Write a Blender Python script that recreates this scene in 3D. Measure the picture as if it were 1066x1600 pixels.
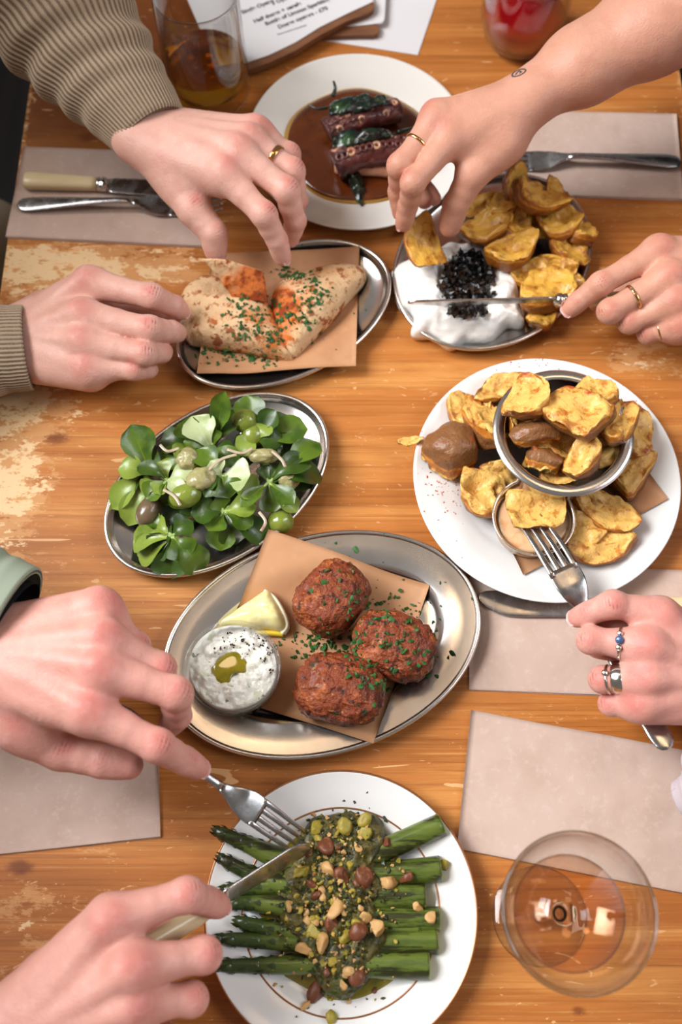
import bpy, bmesh, math, random
import numpy as np
from mathutils import Vector, Matrix

# ------------------------------------------------------------------ camera, world, lights, exposure
for o in list(bpy.data.objects): bpy.data.objects.remove(o, do_unlink=True)
scene = bpy.context.scene
COL = scene.collection
H = 0.77; PITCH = math.radians(68); F = 1640.0            # camera height above the table top, pitch, focal length in px of the 1066x1600 frame
SP, CP = math.sin(PITCH), math.cos(PITCH)
cam_d = bpy.data.cameras.new('camera'); cam = bpy.data.objects.new('camera', cam_d); COL.objects.link(cam)
cam.location = (0, 0, H); cam.rotation_euler = (math.pi/2 - PITCH, 0, 0)
cam_d.sensor_fit = 'VERTICAL'; cam_d.sensor_height = 36; cam_d.sensor_width = 24; cam_d.lens = F*36/1600
cam_d.clip_start = 0.01; cam_d.clip_end = 50
cam_d.dof.use_dof = True; cam_d.dof.focus_distance = 0.76; cam_d.dof.aperture_fstop = 4.5
scene.camera = cam
vs = scene.view_settings
vs.view_transform = 'Standard'; vs.look = 'None'; vs.gamma = 1; vs.use_curve_mapping = False; vs.exposure = -0.14
scene.cycles.max_bounces = 8; scene.cycles.transparent_max_bounces = 16
scene.cycles.caustics_reflective = False; scene.cycles.caustics_refractive = True; scene.cycles.blur_glossy = 1.0
scene.cycles.sample_clamp_indirect = 4.0
w = bpy.data.worlds.new('world'); scene.world = w; w.use_nodes = True
w.node_tree.nodes['Background'].inputs[0].default_value = (0.86, 0.80, 0.76, 1)
w.node_tree.nodes['Background'].inputs[1].default_value = 0.235
def area(name, loc, target, sx, sy, power, color, spread=180):
    l = bpy.data.lights.new(name, 'AREA'); l.shape = 'RECTANGLE'; l.size = sx; l.size_y = sy; l.energy = power; l.color = color; l.spread = math.radians(spread)
    o = bpy.data.objects.new(name, l); COL.objects.link(o); o.location = loc
    o.rotation_euler = (Vector(target)-Vector(loc)).to_track_quat('-Z', 'Y').to_euler(); o['kind'] = 'helper'
    return o
area('window_daylight', (-1.55, 0.55, 1.65), (0.05, 0.16, 0), 1.5, 1.2, 21.5, (0.96, 0.98, 1.0), 62)
area('side_window_daylight', (1.8, 0.2, 1.5), (0.15, 0.16, 0), 1.3, 1.2, 6.8, (0.86, 0.93, 1.0), 62)
for ploc, prad_, pen in (((-0.24, 0.57, 1.25), 0.10, 4.0), ((0.40, 0.625, 1.25), 0.14, 3.5)):
    pl = bpy.data.lights.new('pendant_bulb', 'POINT'); pl.energy = pen; pl.color = (1.0, 0.68, 0.40); pl.shadow_soft_size = prad_
    po = bpy.data.objects.new('pendant_bulb', pl); COL.objects.link(po); po.location = ploc; po['kind'] = 'helper'

# ------------------------------------------------------------------ helpers
def P(x, y, z=0.0):
    u = (x-533)/F; v = (y-800)/F
    d = np.array([u, CP-v*SP, -SP-v*CP]); t = (H-z)/-d[2]
    return np.array([0, 0, H]) + d*t
def PX(p):                                                # px per metre at a world point
    d = np.array(p)-np.array([0, 0, H]); return F/(d[1]*CP - d[2]*SP)
def V(*a): return np.array(a, float)
def unit(v): v = np.asarray(v, float); return v/(np.linalg.norm(v)+1e-12)
def s2l(c): c = c/255.; return c/12.92 if c <= 0.04045 else ((c+0.055)/1.055)**2.4
def rgb(h):
    if not isinstance(h, str): return tuple(h)+(1,) if len(h) == 3 else tuple(h)
    h = h.lstrip('#'); return tuple(s2l(int(h[i:i+2], 16)) for i in (0, 2, 4))+(1,)
def _hash(ix, iy, iz, seed):
    n = (ix*374761393 + iy*668265263 + iz*2147483647 + seed*1274126177) & 0xffffffff
    n = ((n ^ (n >> 13))*1274126177) & 0xffffffff
    return ((n ^ (n >> 16)) & 0xffff)/65535.0
def vnoise(p, scale=1.0, seed=0, octaves=1):
    p = np.asarray(p, float)*scale; out = np.zeros(len(p)); amp = 1; tot = 0
    for o in range(octaves):
        q = p*(2**o)+seed*17.31+100; i = np.floor(q).astype(np.int64); f = q-i; f = f*f*(3-2*f)
        r = 0
        for dx in (0, 1):
            for dy in (0, 1):
                for dz in (0, 1):
                    wgt = (f[:, 0] if dx else 1-f[:, 0])*(f[:, 1] if dy else 1-f[:, 1])*(f[:, 2] if dz else 1-f[:, 2])
                    r = r + wgt*_hash(i[:, 0]+dx, i[:, 1]+dy, i[:, 2]+dz, seed+o)
        out += amp*(r*2-1); tot += amp; amp *= 0.5
    return out/tot
def smooth(e0, e1, x): t = np.clip((x-e0)/(e1-e0), 0, 1); return t*t*(3-2*t)

def thing(name, loc, label, cat, group=None):
    o = bpy.data.objects.new(name, None); COL.objects.link(o); o.location = [float(q) for q in loc]; o.empty_display_size = 0.01
    o['label'] = label; o['category'] = cat
    if group: o['group'] = group
    return o
def mk(name, verts, faces, m, parent=None, label=None, cat=None, group=None, kind=None, sm=True, attrs=None, loc=None):
    """verts in world metres; the object sits under its parent (unrotated Empties / meshes) or at loc"""
    verts = np.asarray(verts, float)
    base = np.zeros(3)
    if parent is not None:
        q = parent
        while q is not None: base = base+np.array(q.location); q = q.parent
        lo = np.zeros(3)
    else:
        lo = np.array(loc, float) if loc is not None else np.array([(verts[:, 0].min()+verts[:, 0].max())/2, (verts[:, 1].min()+verts[:, 1].max())/2, verts[:, 2].min()])
        base = lo
    me = bpy.data.meshes.new(name)
    me.from_pydata((verts-base).tolist(), [], faces if isinstance(faces, list) else faces.tolist())
    if sm: me.polygons.foreach_set('use_smooth', np.ones(len(me.polygons), bool))
    if attrs:
        for k, a in attrs.items():
            at = me.attributes.new(k, 'FLOAT', 'POINT'); at.data.foreach_set('value', np.asarray(a, np.float32))
    me.materials.append(m); me.update()
    o = bpy.data.objects.new(name, me); COL.objects.link(o); o.location = [float(q) for q in lo]
    if parent is not None: o.parent = parent
    if label: o['label'] = label
    if cat: o['category'] = cat
    if group: o['group'] = group
    if kind: o['kind'] = kind
    return o
def join(parts):
    vv, ff, n = [], [], 0
    for v, f in parts:
        v = np.asarray(v, float); vv.append(v); ff += [[i+n for i in q] for q in (f if isinstance(f, list) else f.tolist())]; n += len(v)
    return np.vstack(vv), ff
def gridfaces(nu, nv, wu=False, wv=False, off=0, flip=False):
    f = []
    for i in range(nu if wu else nu-1):
        for j in range(nv if wv else nv-1):
            a = i*nv+j; b = ((i+1) % nu)*nv+j; c = ((i+1) % nu)*nv+(j+1) % nv; d = i*nv+(j+1) % nv
            q = [a+off, b+off, c+off, d+off]; f.append(q[::-1] if flip else q)
    return f
def catmull(pts, n, closed=True):
    pts = np.asarray(pts, float); k = len(pts); out = []
    segs = k if closed else k-1
    for t in np.linspace(0, segs, n, endpoint=not closed):
        i = min(int(t), segs-1); u = t-i
        if closed: p0, p1, p2, p3 = pts[(i-1) % k], pts[i % k], pts[(i+1) % k], pts[(i+2) % k]
        else: p0, p1, p2, p3 = pts[max(i-1, 0)], pts[i], pts[min(i+1, k-1)], pts[min(i+2, k-1)]
        out.append(0.5*((2*p1)+(-p0+p2)*u+(2*p0-5*p1+4*p2-p3)*u*u+(-p0+3*p1-3*p2+p3)*u**3))
    return np.array(out)
def frame(path):
    path = np.asarray(path, float); T = np.gradient(path, axis=0); T = T/np.linalg.norm(T, axis=1)[:, None]
    return T
def tube(path, rw, rt=None, up=(0, 0, 1), seg=16, caps=True, rfun=None):
    """loft an elliptical section along path; rw = half widths (sideways), rt = half heights"""
    path = np.asarray(path, float); n = len(path); rw = np.broadcast_to(np.asarray(rw, float), (n,)); rt = rw if rt is None else np.broadcast_to(np.asarray(rt, float), (n,))
    T = frame(path); vs_ = []
    for i in range(n):
        S = unit(np.cross(T[i], up)); U = unit(np.cross(S, T[i]))
        for k in range(seg):
            a = 2*math.pi*k/seg; m = 1.0 if rfun is None else rfun(i/(n-1), a)
            vs_.append(path[i]+S*math.cos(a)*rw[i]*m+U*math.sin(a)*rt[i]*m)
    f = gridfaces(n, seg, wv=True)
    if caps:
        c0 = len(vs_); vs_ += [path[0], path[-1]]
        f += [[c0, k, (k+1) % seg] for k in range(seg)]
        f += [[c0+1, (n-1)*seg+(k+1) % seg, (n-1)*seg+k] for k in range(seg)]
    return np.array(vs_), f
def lathe(center, prof, seg=96, a=1.0, b=1.0, phi=0.0, closed=True):
    """prof: list of (r, z); with a,b given r is an inset-free radius multiplied per axis"""
    vs_ = []; cs, sn = math.cos(phi), math.sin(phi)
    for r, z in prof:
        for k in range(seg):
            t = 2*math.pi*k/seg; x, y = r*a*math.cos(t), r*b*math.sin(t)
            vs_.append([center[0]+x*cs-y*sn, center[1]+x*sn+y*cs, center[2]+z])
    f = gridfaces(len(prof), seg, wv=True, flip=True)
    return np.array(vs_), f
def ovalring(center, A, B, phi, prof, seg=128):
    """prof: list of (inset from the outer edge in m, z)"""
    vs_ = []; cs, sn = math.cos(phi), math.sin(phi)
    for d, z in prof:
        for k in range(seg):
            t = 2*math.pi*k/seg; x, y = max(A-d, 0)*math.cos(t), max(B-d, 0)*math.sin(t)
            if d >= min(A, B)*0.98: x, y = (A-B)*math.cos(t), 0
            vs_.append([center[0]+x*cs-y*sn, center[1]+x*sn+y*cs, center[2]+z])
    return np.array(vs_), gridfaces(len(prof), seg, wv=True, flip=True)
_ico = {}
def ico(sub):
    if sub not in _ico:
        bm = bmesh.new(); bmesh.ops.create_icosphere(bm, subdivisions=sub, radius=1.0)
        _ico[sub] = (np.array([v.co[:] for v in bm.verts]), [[v.index for v in f.verts] for f in bm.faces]); bm.free()
    return _ico[sub]
def rot(rx, ry, rz): return np.array(Matrix.Rotation(rz, 3, 'Z') @ Matrix.Rotation(ry, 3, 'Y') @ Matrix.Rotation(rx, 3, 'X'))
def dome(outline, z0, h, prof=0.5, nr=16, ns=96, amp=0.0, scale=60, seed=0, base=0.0, center=None, px=True, edge=0.0):
    O = np.array([P(x, y, z0) for x, y in outline]) if px else np.array(outline, float)
    O = catmull(O, ns); c = O.mean(0) if center is None else P(center[0], center[1], z0)
    vv = [np.array([c[0], c[1], z0+h])]
    T = np.linspace(0, 1, nr+1)[1:]
    for t in T:
        ring = c+(O-c)*t; z = z0+h*max(0, 1-t**2)**prof
        ring[:, 2] = z; vv.append(ring)
    vv = np.vstack(vv); tt = np.concatenate([[0], np.repeat(T, ns)])
    if amp:
        vv[:, 2] += amp*vnoise(vv, scale, seed, 3)*(1-0.75*tt**6)
        if edge:
            wv = vv-c; vv[:, :2] += (wv[:, :2]*(edge*vnoise(vv, scale, seed+9, 2)*tt**2)[:, None])
    n = len(vv); low = vv[-ns:].copy(); low[:, 2] = z0-base
    vv = np.vstack([vv, low, [[c[0], c[1], z0-base]]])
    f = [[0, 1+k, 1+(k+1) % ns] for k in range(ns)]
    f += gridfaces(nr+1, ns, wv=True, off=1)
    f += [[n+ns, n+(k+1) % ns, n+k] for k in range(ns)]
    return vv, f, np.concatenate([tt, np.ones(ns), [0]])
def sheet(corners, zf, nu=24, nv=24, thick=0.0015, wav=0.0, wscale=14, seed=0, z0=0.0):
    """four px corners (clockwise from top left) laid as a thin solid sheet; zf(x,y) gives height"""
    C = [P(x, y, z0) for x, y in corners]; top = []
    for i in range(nu):
        for j in range(nv):
            u, v = i/(nu-1), j/(nv-1)
            p = (C[0]*(1-u)+C[1]*u)*(1-v)+(C[3]*(1-u)+C[2]*u)*v; top.append(p)
    top = np.array(top); top[:, 2] = zf(top[:, 0], top[:, 1])
    if wav: top[:, 2] += wav*(vnoise(top*V(1, 1, 0), wscale, seed, 2)+0.4); top[:, :2] += 0.5*wav*vnoise(top*V(1, 1, 0), wscale, seed+5)[:, None]
    bot = top.copy(); bot[:, 2] -= thick; n = len(top)
    f = gridfaces(nu, nv, flip=True)+gridfaces(nu, nv, off=n)
    for i in range(nu-1):
        for j, fl in ((0, 1), (nv-1, 0)):
            a, b = i*nv+j, (i+1)*nv+j; q = [a, b, b+n, a+n]; f.append(q if not fl else q[::-1])
    for j in range(nv-1):
        for i, fl in ((0, 0), (nu-1, 1)):
            a, b = i*nv+j, i*nv+j+1; q = [a, b, b+n, a+n]; f.append(q if not fl else q[::-1])
    return np.vstack([top, bot]), f

# ------------------------------------------------------------------ materials
def mat(name, col, rough=0.5, metal=0.0, layers=(), bump=None, sss=0.0, coat=0.0, spec=0.5, trans=0.0, ior=1.45, aniso=0, sssr=(1, .35, .2), ssss=0.006, roughvar=None, coatr=0.05, bump2=None):
    m = bpy.data.materials.new(name); m.use_nodes = True; nt = m.node_tree; N = nt.nodes; L = nt.links
    b = N['Principled BSDF']
    def setv(k, v):
        if k in b.inputs: b.inputs[k].default_value = v
    setv('Roughness', rough); setv('Metallic', metal); setv('Coat Weight', coat); setv('Coat Roughness', coatr); setv('Specular IOR Level', spec)
    setv('Transmission Weight', trans); setv('IOR', ior); setv('Anisotropic', aniso)
    if sss: setv('Subsurface Weight', sss); setv('Subsurface Radius', sssr); setv('Subsurface Scale', ssss)
    tc = N.new('ShaderNodeTexCoord')
    def coord(st):
        if st == (1, 1, 1): return tc.outputs['Object']
        mp = N.new('ShaderNodeMapping'); mp.inputs['Scale'].default_value = st; L.new(tc.outputs['Object'], mp.inputs[0]); return mp.outputs[0]
    def noise(s, d=4, st=(1, 1, 1), dist=0, rgh=0.55, kind='noise'):
        if kind == 'vor':
            n = N.new('ShaderNodeTexVoronoi'); n.inputs['Scale'].default_value = s; L.new(coord(st), n.inputs['Vector']); return n.outputs['Distance']
        if kind == 'wave':
            n = N.new('ShaderNodeTexWave'); n.inputs['Scale'].default_value = s; n.inputs['Distortion'].default_value = dist; n.inputs['Detail'].default_value = d; n.inputs['Detail Scale'].default_value = 1.5
            L.new(coord(st), n.inputs['Vector']); return n.outputs['Fac']
        n = N.new('ShaderNodeTexNoise'); n.inputs['Scale'].default_value = s; n.inputs['Detail'].default_value = d; n.inputs['Roughness'].default_value = rgh; n.inputs['Distortion'].default_value = dist
        L.new(coord(st), n.inputs['Vector']); return n.outputs['Fac']
    def math_(op, a, bb):
        n = N.new('ShaderNodeMath'); n.operation = op
        for i, q in enumerate((a, bb)):
            if isinstance(q, (int, float)): n.inputs[i].default_value = q
            else: L.new(q, n.inputs[i])
        return n.outputs[0]
    def ss(x, lo, hi):
        n = N.new('ShaderNodeMapRange'); n.interpolation_type = 'SMOOTHSTEP'
        n.inputs['From Min'].default_value = lo; n.inputs['From Max'].default_value = hi; L.new(x, n.inputs['Value']); return n.outputs['Result']
    cur = None
    base = N.new('ShaderNodeRGB'); base.outputs[0].default_value = rgb(col); cur = base.outputs[0]; rmask = None
    for ly in layers:
        x = None
        if 's' in ly: x = noise(ly['s'], ly.get('d', 4), ly.get('st', (1, 1, 1)), ly.get('dist', 0), ly.get('rgh', .55), ly.get('kind', 'noise'))
        if 'attr' in ly:
            at = N.new('ShaderNodeAttribute'); at.attribute_name = ly['attr']
            if x is None: x = at.outputs['Fac']
            else: x = math_('ADD', at.outputs['Fac'], math_('MULTIPLY', math_('SUBTRACT', x, 0.5), ly.get('amt', 1.0)))
        k = ss(x, ly['lo'], ly['hi'])
        if ly.get('mul') is not None: k = math_('MULTIPLY', k, ly['mul'])
        if 'gate' in ly:
            at = N.new('ShaderNodeAttribute'); at.attribute_name = ly['gate']; k = math_('MULTIPLY', k, at.outputs['Fac'])
        mx = N.new('ShaderNodeMix'); mx.data_type = 'RGBA'; L.new(k, mx.inputs['Factor']); L.new(cur, mx.inputs['A'])
        mx.inputs['B'].default_value = rgb(ly['c']); cur = mx.outputs['Result']
        if 'r' in ly:
            rr = N.new('ShaderNodeMix'); rr.data_type = 'FLOAT'; L.new(k, rr.inputs['Factor'])
            if rmask is None: rr.inputs['A'].default_value = rough
            else: L.new(rmask, rr.inputs['A'])
            rr.inputs['B'].default_value = ly['r']; rmask = rr.outputs['Result']
    L.new(cur, b.inputs['Base Color'])
    if roughvar:
        mr = N.new('ShaderNodeMapRange'); L.new(noise(roughvar[0], 5, roughvar[3] if len(roughvar) > 3 else (1, 1, 1)), mr.inputs['Value'])
        mr.inputs['From Min'].default_value = .3; mr.inputs['From Max'].default_value = .7
        mr.inputs['To Min'].default_value = roughvar[1]; mr.inputs['To Max'].default_value = roughvar[2]; rmask = mr.outputs['Result']
    if rmask is not None: L.new(rmask, b.inputs['Roughness'])
    prev = None
    for bp in (bump, bump2):
        if bp:
            bn = N.new('ShaderNodeBump'); bn.inputs['Strength'].default_value = bp[1]; bn.inputs['Distance'].default_value = bp[2]
            L.new(noise(bp[0], 5, bp[3] if len(bp) > 3 else (1, 1, 1), kind=bp[4] if len(bp) > 4 else 'noise'), bn.inputs['Height'])
            if prev is not None: L.new(prev, bn.inputs['Normal'])
            prev = bn.outputs[0]
    if prev is not None: L.new(prev, b.inputs['Normal'])
    return m
def glass_thin(name, tint=(1, 1, 1), refl=1.0):
    m = bpy.data.materials.new(name); m.use_nodes = True; nt = m.node_tree; N = nt.nodes; L = nt.links; N.clear()
    out = N.new('ShaderNodeOutputMaterial'); mix = N.new('ShaderNodeMixShader'); tr = N.new('ShaderNodeBsdfTransparent'); gl = N.new('ShaderNodeBsdfGlossy')
    tr.inputs[0].default_value = tuple(tint)+(1,); gl.inputs['Roughness'].default_value = 0.02
    lw = N.new('ShaderNodeLayerWeight'); lw.inputs['Blend'].default_value = 0.5
    pw = N.new('ShaderNodeMath'); pw.operation = 'POWER'; pw.inputs[1].default_value = 2.4; L.new(lw.outputs['Facing'], pw.inputs[0])
    mu = N.new('ShaderNodeMath'); mu.operation = 'MULTIPLY_ADD'; mu.inputs[1].default_value = 0.5*refl; mu.inputs[2].default_value = 0.035; L.new(pw.outputs[0], mu.inputs[0])
    L.new(mu.outputs[0], mix.inputs[0]); L.new(tr.outputs[0], mix.inputs[1]); L.new(gl.outputs[0], mix.inputs[2]); L.new(mix.outputs[0], out.inputs[0])
    return m

MT = {}
MT['wood'] = mat('varnished_wood', '#b97236', 0.40, spec=.4, layers=[
    dict(c='#98571f', s=5, st=(0.5, 10, 1), d=8, dist=0.9, rgh=.68, lo=0.40, hi=0.66, mul=.7),
    dict(c='#d0904c', s=4, st=(0.5, 7, 1), d=8, dist=0.7, rgh=.66, lo=0.48, hi=0.68, mul=.75),
    dict(c='#84481b', s=9, st=(0.5, 40, 1), d=8, rgh=.75, lo=0.50, hi=0.66, mul=.6),
    dict(c='#d9a363', s=12, st=(0.5, 34, 1), d=8, rgh=.75, lo=0.54, hi=0.68, mul=.45),
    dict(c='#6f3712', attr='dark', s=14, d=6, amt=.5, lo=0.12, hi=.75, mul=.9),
    dict(c='#6b3216', attr='knot', s=90, d=6, st=(1, 2, 1), amt=.9, lo=0.3, hi=0.95, mul=.8),
    dict(c='#cf9760', attr='wear', s=60, st=(.6, 1.4, 1), d=9, amt=1.9, rgh=.76, lo=0.30, hi=0.44, mul=.75, r=.55),
    dict(c='#e3bf90', attr='wear', s=70, st=(.7, 1.3, 1), d=10, amt=1.9, rgh=.74, lo=0.47, hi=0.53, r=.6),
    dict(c='#a9622c', attr='wear', s=240, st=(.5, 1.3, 1), d=6, amt=2.4, rgh=.7, lo=0.80, hi=0.95, mul=.7),
    dict(c='#dba874', s=90, st=(.5, 1.3, 1), d=4, dist=2.5, lo=0.665, hi=0.685, mul=.8, r=.5),
    dict(c='#e0ad78', s=24, st=(.3, 2.4, 1), d=2, dist=1.6, lo=0.705, hi=0.72, mul=.85, r=.5)],
    bump=(40, .15, .001, (.3, 8, 1)))
MT['wood_dark'] = mat('dark_stained_wood', '#3a1d0e', 0.5, layers=[dict(c='#5a2f15', s=12, st=(.4, 8, 1), lo=.45, hi=.7)])
MT['floor'] = mat('dark_floor_boards', '#0f0a08', 0.55, layers=[dict(c='#1d130d', s=6, st=(6, .4, 1), lo=.4, hi=.7)])
MT['steel'] = mat('brushed_steel', '#e6e0da', 0.2, 1.0, roughvar=(14, .19, .25), layers=[dict(c='#cfc6be', s=18, lo=.45, hi=.8, mul=.6)], bump=(220, .04, .0004))
MT['cutlery'] = mat('worn_cutlery_steel', '#b9b6b4', 0.22, 1.0, roughvar=(90, .16, .34), layers=[dict(c='#8e8884', s=60, lo=.5, hi=.8, mul=.6)])
MT['silver'] = mat('polished_silver', '#d9d4cc', 0.15, 1.0)
MT['gold'] = mat('polished_gold', '#e0a76a', 0.18, 1.0)
MT['gem'] = mat('blue_stone', '#3c5a86', 0.08, coat=.5)
MT['china'] = mat('white_china', '#e2dfdc', 0.16, coat=.25, spec=.5)
MT['china2'] = mat('ivory_china', '#dfdad3', 0.14, coat=.3)
MT['giltline'] = mat('gilt_line', '#a8714a', 0.3, .7)
MT['napkin'] = mat('brown_paper_napkin', '#c4aa9c', 0.9, spec=.15, layers=[dict(c='#b59a8a', s=28, lo=.4, hi=.75, mul=.7), dict(c='#d2bcb0', s=180, d=5, lo=.5, hi=.8, mul=.55), dict(c='#8e7160', s=13, lo=.68, hi=.78, mul=.45)], bump=(900, .15, .0005), bump2=(30, .25, .004))
MT['greaseproof'] = mat('brown_greaseproof_paper', '#bb8a63', 0.55, spec=.35, layers=[dict(c='#a87450', s=30, lo=.5, hi=.75, mul=.6), dict(c='#c99b75', s=90, lo=.5, hi=.8, mul=.4)], bump=(35, .15, .003))
MT['paper'] = mat('white_paper', '#d9d5d6', 0.8, spec=.2)
MT['ink'] = mat('black_ink', '#1d1a1c', 0.6)
MT['leather'] = mat('brown_board', '#7d5236', 0.55, layers=[dict(c='#5f3a24', s=20, st=(1, 4, 1), lo=.4, hi=.7, mul=.6)])
MT['bone'] = mat('cream_handle', '#dcc79c', 0.32, coat=.2, layers=[dict(c='#c9ac78', s=40, st=(.5, 4, 4), lo=.5, hi=.75, mul=.6)])
MT['glass'] = glass_thin('clear_glass', (.965, .97, .965), 1.9)
MT['glassthick'] = mat('thick_glass', '#f4f7f5', 0.02, trans=1.0, ior=1.45)
MT['beer'] = mat('amber_beer', '#e09a22', 0.02, trans=1.0, ior=1.2)
MT['redwine'] = mat('red_drink', '#c8081c', 0.02, trans=.6, ior=1.2)
MT['rosewine'] = glass_thin('pale_wine', (.97, .83, .72), 1.0)
skin_layers = lambda a, r, d: [dict(c=r, attr='red', s=70, d=5, amt=.7, lo=.10, hi=1.0, mul=.72), dict(c=d, s=55, d=7, lo=.45, hi=.68, mul=.35), dict(c=a, s=130, d=5, lo=.5, hi=.72, mul=.22), dict(c='#8f4038', attr='crease', lo=.1, hi=.9, mul=.9)]
def skin(name, c, r, d, l): return mat(name, c, 0.46, layers=skin_layers(l, r, d), sss=.22, ssss=.004, spec=.4, bump=(600, .35, .0008), bump2=(150, .3, .0012))
MT['skinA'] = skin('fair_skin', '#d5a393', '#c46e63', '#c48d7d', '#e2bcb0')
MT['skinB'] = skin('warm_skin', '#c8917a', '#b8685a', '#b57d67', '#d3a38f')
MT['skinD'] = skin('ruddy_skin', '#d19789', '#bf625a', '#bd8073', '#dfb0a5')
MT['nail'] = mat('fingernail', '#d9a29b', 0.25, coat=.3)
MT['nailc'] = mat('polished_fingernail', '#dcb8b4', 0.15, coat=.5)
MT['tattoo'] = mat('tattoo_ink', '#4d4645', 0.6)
MT['knit'] = mat('brown_rib_knit', '#a08c76', 0.95, spec=.1, layers=[dict(c='#5d4b3c', attr='rib', lo=.75, hi=.05, mul=.8), dict(c='#b7a48d', s=900, d=2, lo=.5, hi=.75, mul=.35)], bump=(1100, .3, .0008))
MT['sage'] = mat('sage_cotton', '#8e9684', 0.9, spec=.1, bump=(900, .2, .0006))
MT['lilac'] = mat('printed_lilac_cotton', '#b7a9ad', 0.9, spec=.1, layers=[dict(c='#332c3a', s=75, lo=.6, hi=.66)])
MT['strap'] = mat('black_rubber', '#141416', 0.35)
MT['potato'] = mat('fried_potato', '#c4822a', 0.3, sss=.08, ssss=.003, spec=.5, coat=.2, layers=[
    dict(c='#e3b04c', attr='flesh', s=70, d=6, amt=1.2, lo=.45, hi=.9, mul=.8),
    dict(c='#a9621a', s=60, d=7, rgh=.65, lo=.49, hi=.6, mul=.75), dict(c='#84491a', attr='skin', s=80, d=6, amt=1.2, lo=.4, hi=.75, mul=.9),
    dict(c='#9a5317', attr='edge', s=75, d=7, amt=1.3, lo=.5, hi=.9, mul=.8), dict(c='#6b3510', s=130, d=7, rgh=.7, lo=.58, hi=.66, mul=.65)], bump=(130, .6, .004), bump2=(420, .4, .0012))
MT['potatop'] = mat('paprika_potato', '#c27f30', 0.4, sss=.08, ssss=.003, spec=.5, coat=.12, layers=[
    dict(c='#e7b762', attr='flesh', s=70, d=6, amt=1.2, lo=.4, hi=.8, mul=.9),
    dict(c='#b06a1e', s=65, d=8, rgh=.7, lo=.48, hi=.58, mul=.8), dict(c='#7d5230', attr='skin', s=70, d=6, amt=1.0, lo=.4, hi=.75, mul=.95),
    dict(c='#a05a1c', attr='edge', s=75, d=7, amt=1.3, lo=.5, hi=.9, mul=.8), dict(c='#8a4415', s=150, d=6, lo=.6, hi=.68, mul=.6), dict(c='#a8320d', s=34, d=8, rgh=.72, lo=.56, hi=.63, mul=.85)], bump=(130, .6, .004), bump2=(420, .4, .0012))
MT['fritter'] = mat('fried_fritter', '#81391a', 0.42, spec=.45, coat=.1, layers=[
    dict(c='#b2602c', s=75, d=7, rgh=.65, lo=.52, hi=.64, mul=.75), dict(c='#5a2412', s=30, d=6, lo=.48, hi=.62, mul=.75),
    dict(c='#2a0f0a', s=120, d=8, rgh=.72, lo=.53, hi=.62, mul=.9), dict(c='#cc8a4a', s=260, d=4, lo=.62, hi=.7, mul=.6), dict(c='#2f3a12', s=120, lo=.66, hi=.7, mul=.8)], bump=(150, .9, .005), bump2=(420, .8, .0018))
MT['bread'] = mat('toasted_flatbread', '#d4b087', 0.75, sss=.1, ssss=.004, spec=.25, layers=[
    dict(c='#cf9a66', s=40, d=5, lo=.48, hi=.66, mul=.7), dict(c='#9a5a28', s=150, d=6, rgh=.65, lo=.56, hi=.63, mul=.7), dict(c='#8a3f12', s=95, d=7, rgh=.62, lo=.545, hi=.60, mul=.85),
    dict(c='#c9651d', attr='spice', s=48, d=6, amt=1.1, lo=.45, hi=.85, mul=.9), dict(c='#7a2a0c', attr='spice', s=100, d=6, amt=1.4, lo=.75, hi=1.0, mul=.85)], bump=(90, .6, .005), bump2=(300, .4, .0015))
MT['herb'] = mat('chopped_herbs', '#2a581e', 0.6, sss=.05, layers=[dict(c='#173f12', s=160, lo=.45, hi=.65), dict(c='#43762c', s=90, lo=.6, hi=.75)])
MT['herb2'] = mat('dark_herbs', '#3a4018', 0.5, coat=.1, layers=[dict(c='#1c2410', s=160, lo=.45, hi=.6), dict(c='#5a5a22', s=90, lo=.56, hi=.7)])
MT['yogurt'] = mat('whipped_yogurt', '#eee9e2', 0.35, sss=.25, sssr=(1, .9, .8), ssss=.004, coat=.2, bump=(55, .45, .004), bump2=(160, .25, .0015))
MT['tzatziki'] = mat('herbed_yogurt', '#ebe8dc', 0.35, sss=.2, sssr=(1, .9, .8), ssss=.003, coat=.25, layers=[dict(c='#c3c3a0', s=90, d=4, lo=.56, hi=.68, mul=.7), dict(c='#55663a', s=170, d=3, lo=.66, hi=.71, mul=.8)], bump=(110, .8, .004))
MT['tapenade'] = mat('black_relish', '#1c140e', 0.34, coat=.2, layers=[dict(c='#5a3a1c', s=90, lo=.52, hi=.62), dict(c='#0a0a0c', s=40, lo=.5, hi=.6)])
MT['oil'] = mat('olive_oil', '#8a7a12', 0.05, coat=.8, layers=[dict(c='#6d6209', s=60, lo=.4, hi=.7)])
MT['pepper'] = mat('ground_pepper', '#3a2217', 0.7)
MT['dip'] = mat('paprika_mayonnaise', '#e0b487', 0.3, coat=.3, layers=[dict(c='#cf8a55', s=70, lo=.5, hi=.7)])
MT['paprika'] = mat('paprika_dust', '#b0381a', 0.8)
MT['lemon'] = mat('lemon_flesh', '#e8dc9a', 0.3, sss=.3, sssr=(1, .9, .4), ssss=.004, coat=.3, layers=[dict(c='#f2ecc6', s=60, st=(1, 5, 1), lo=.5, hi=.7)])
MT['pith'] = mat('lemon_pith', '#e9e2c4', .5)
MT['rind'] = mat('lemon_rind', '#dfc23e', 0.4, bump=(500, .3, .001))
MT['leafs'] = []
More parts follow.
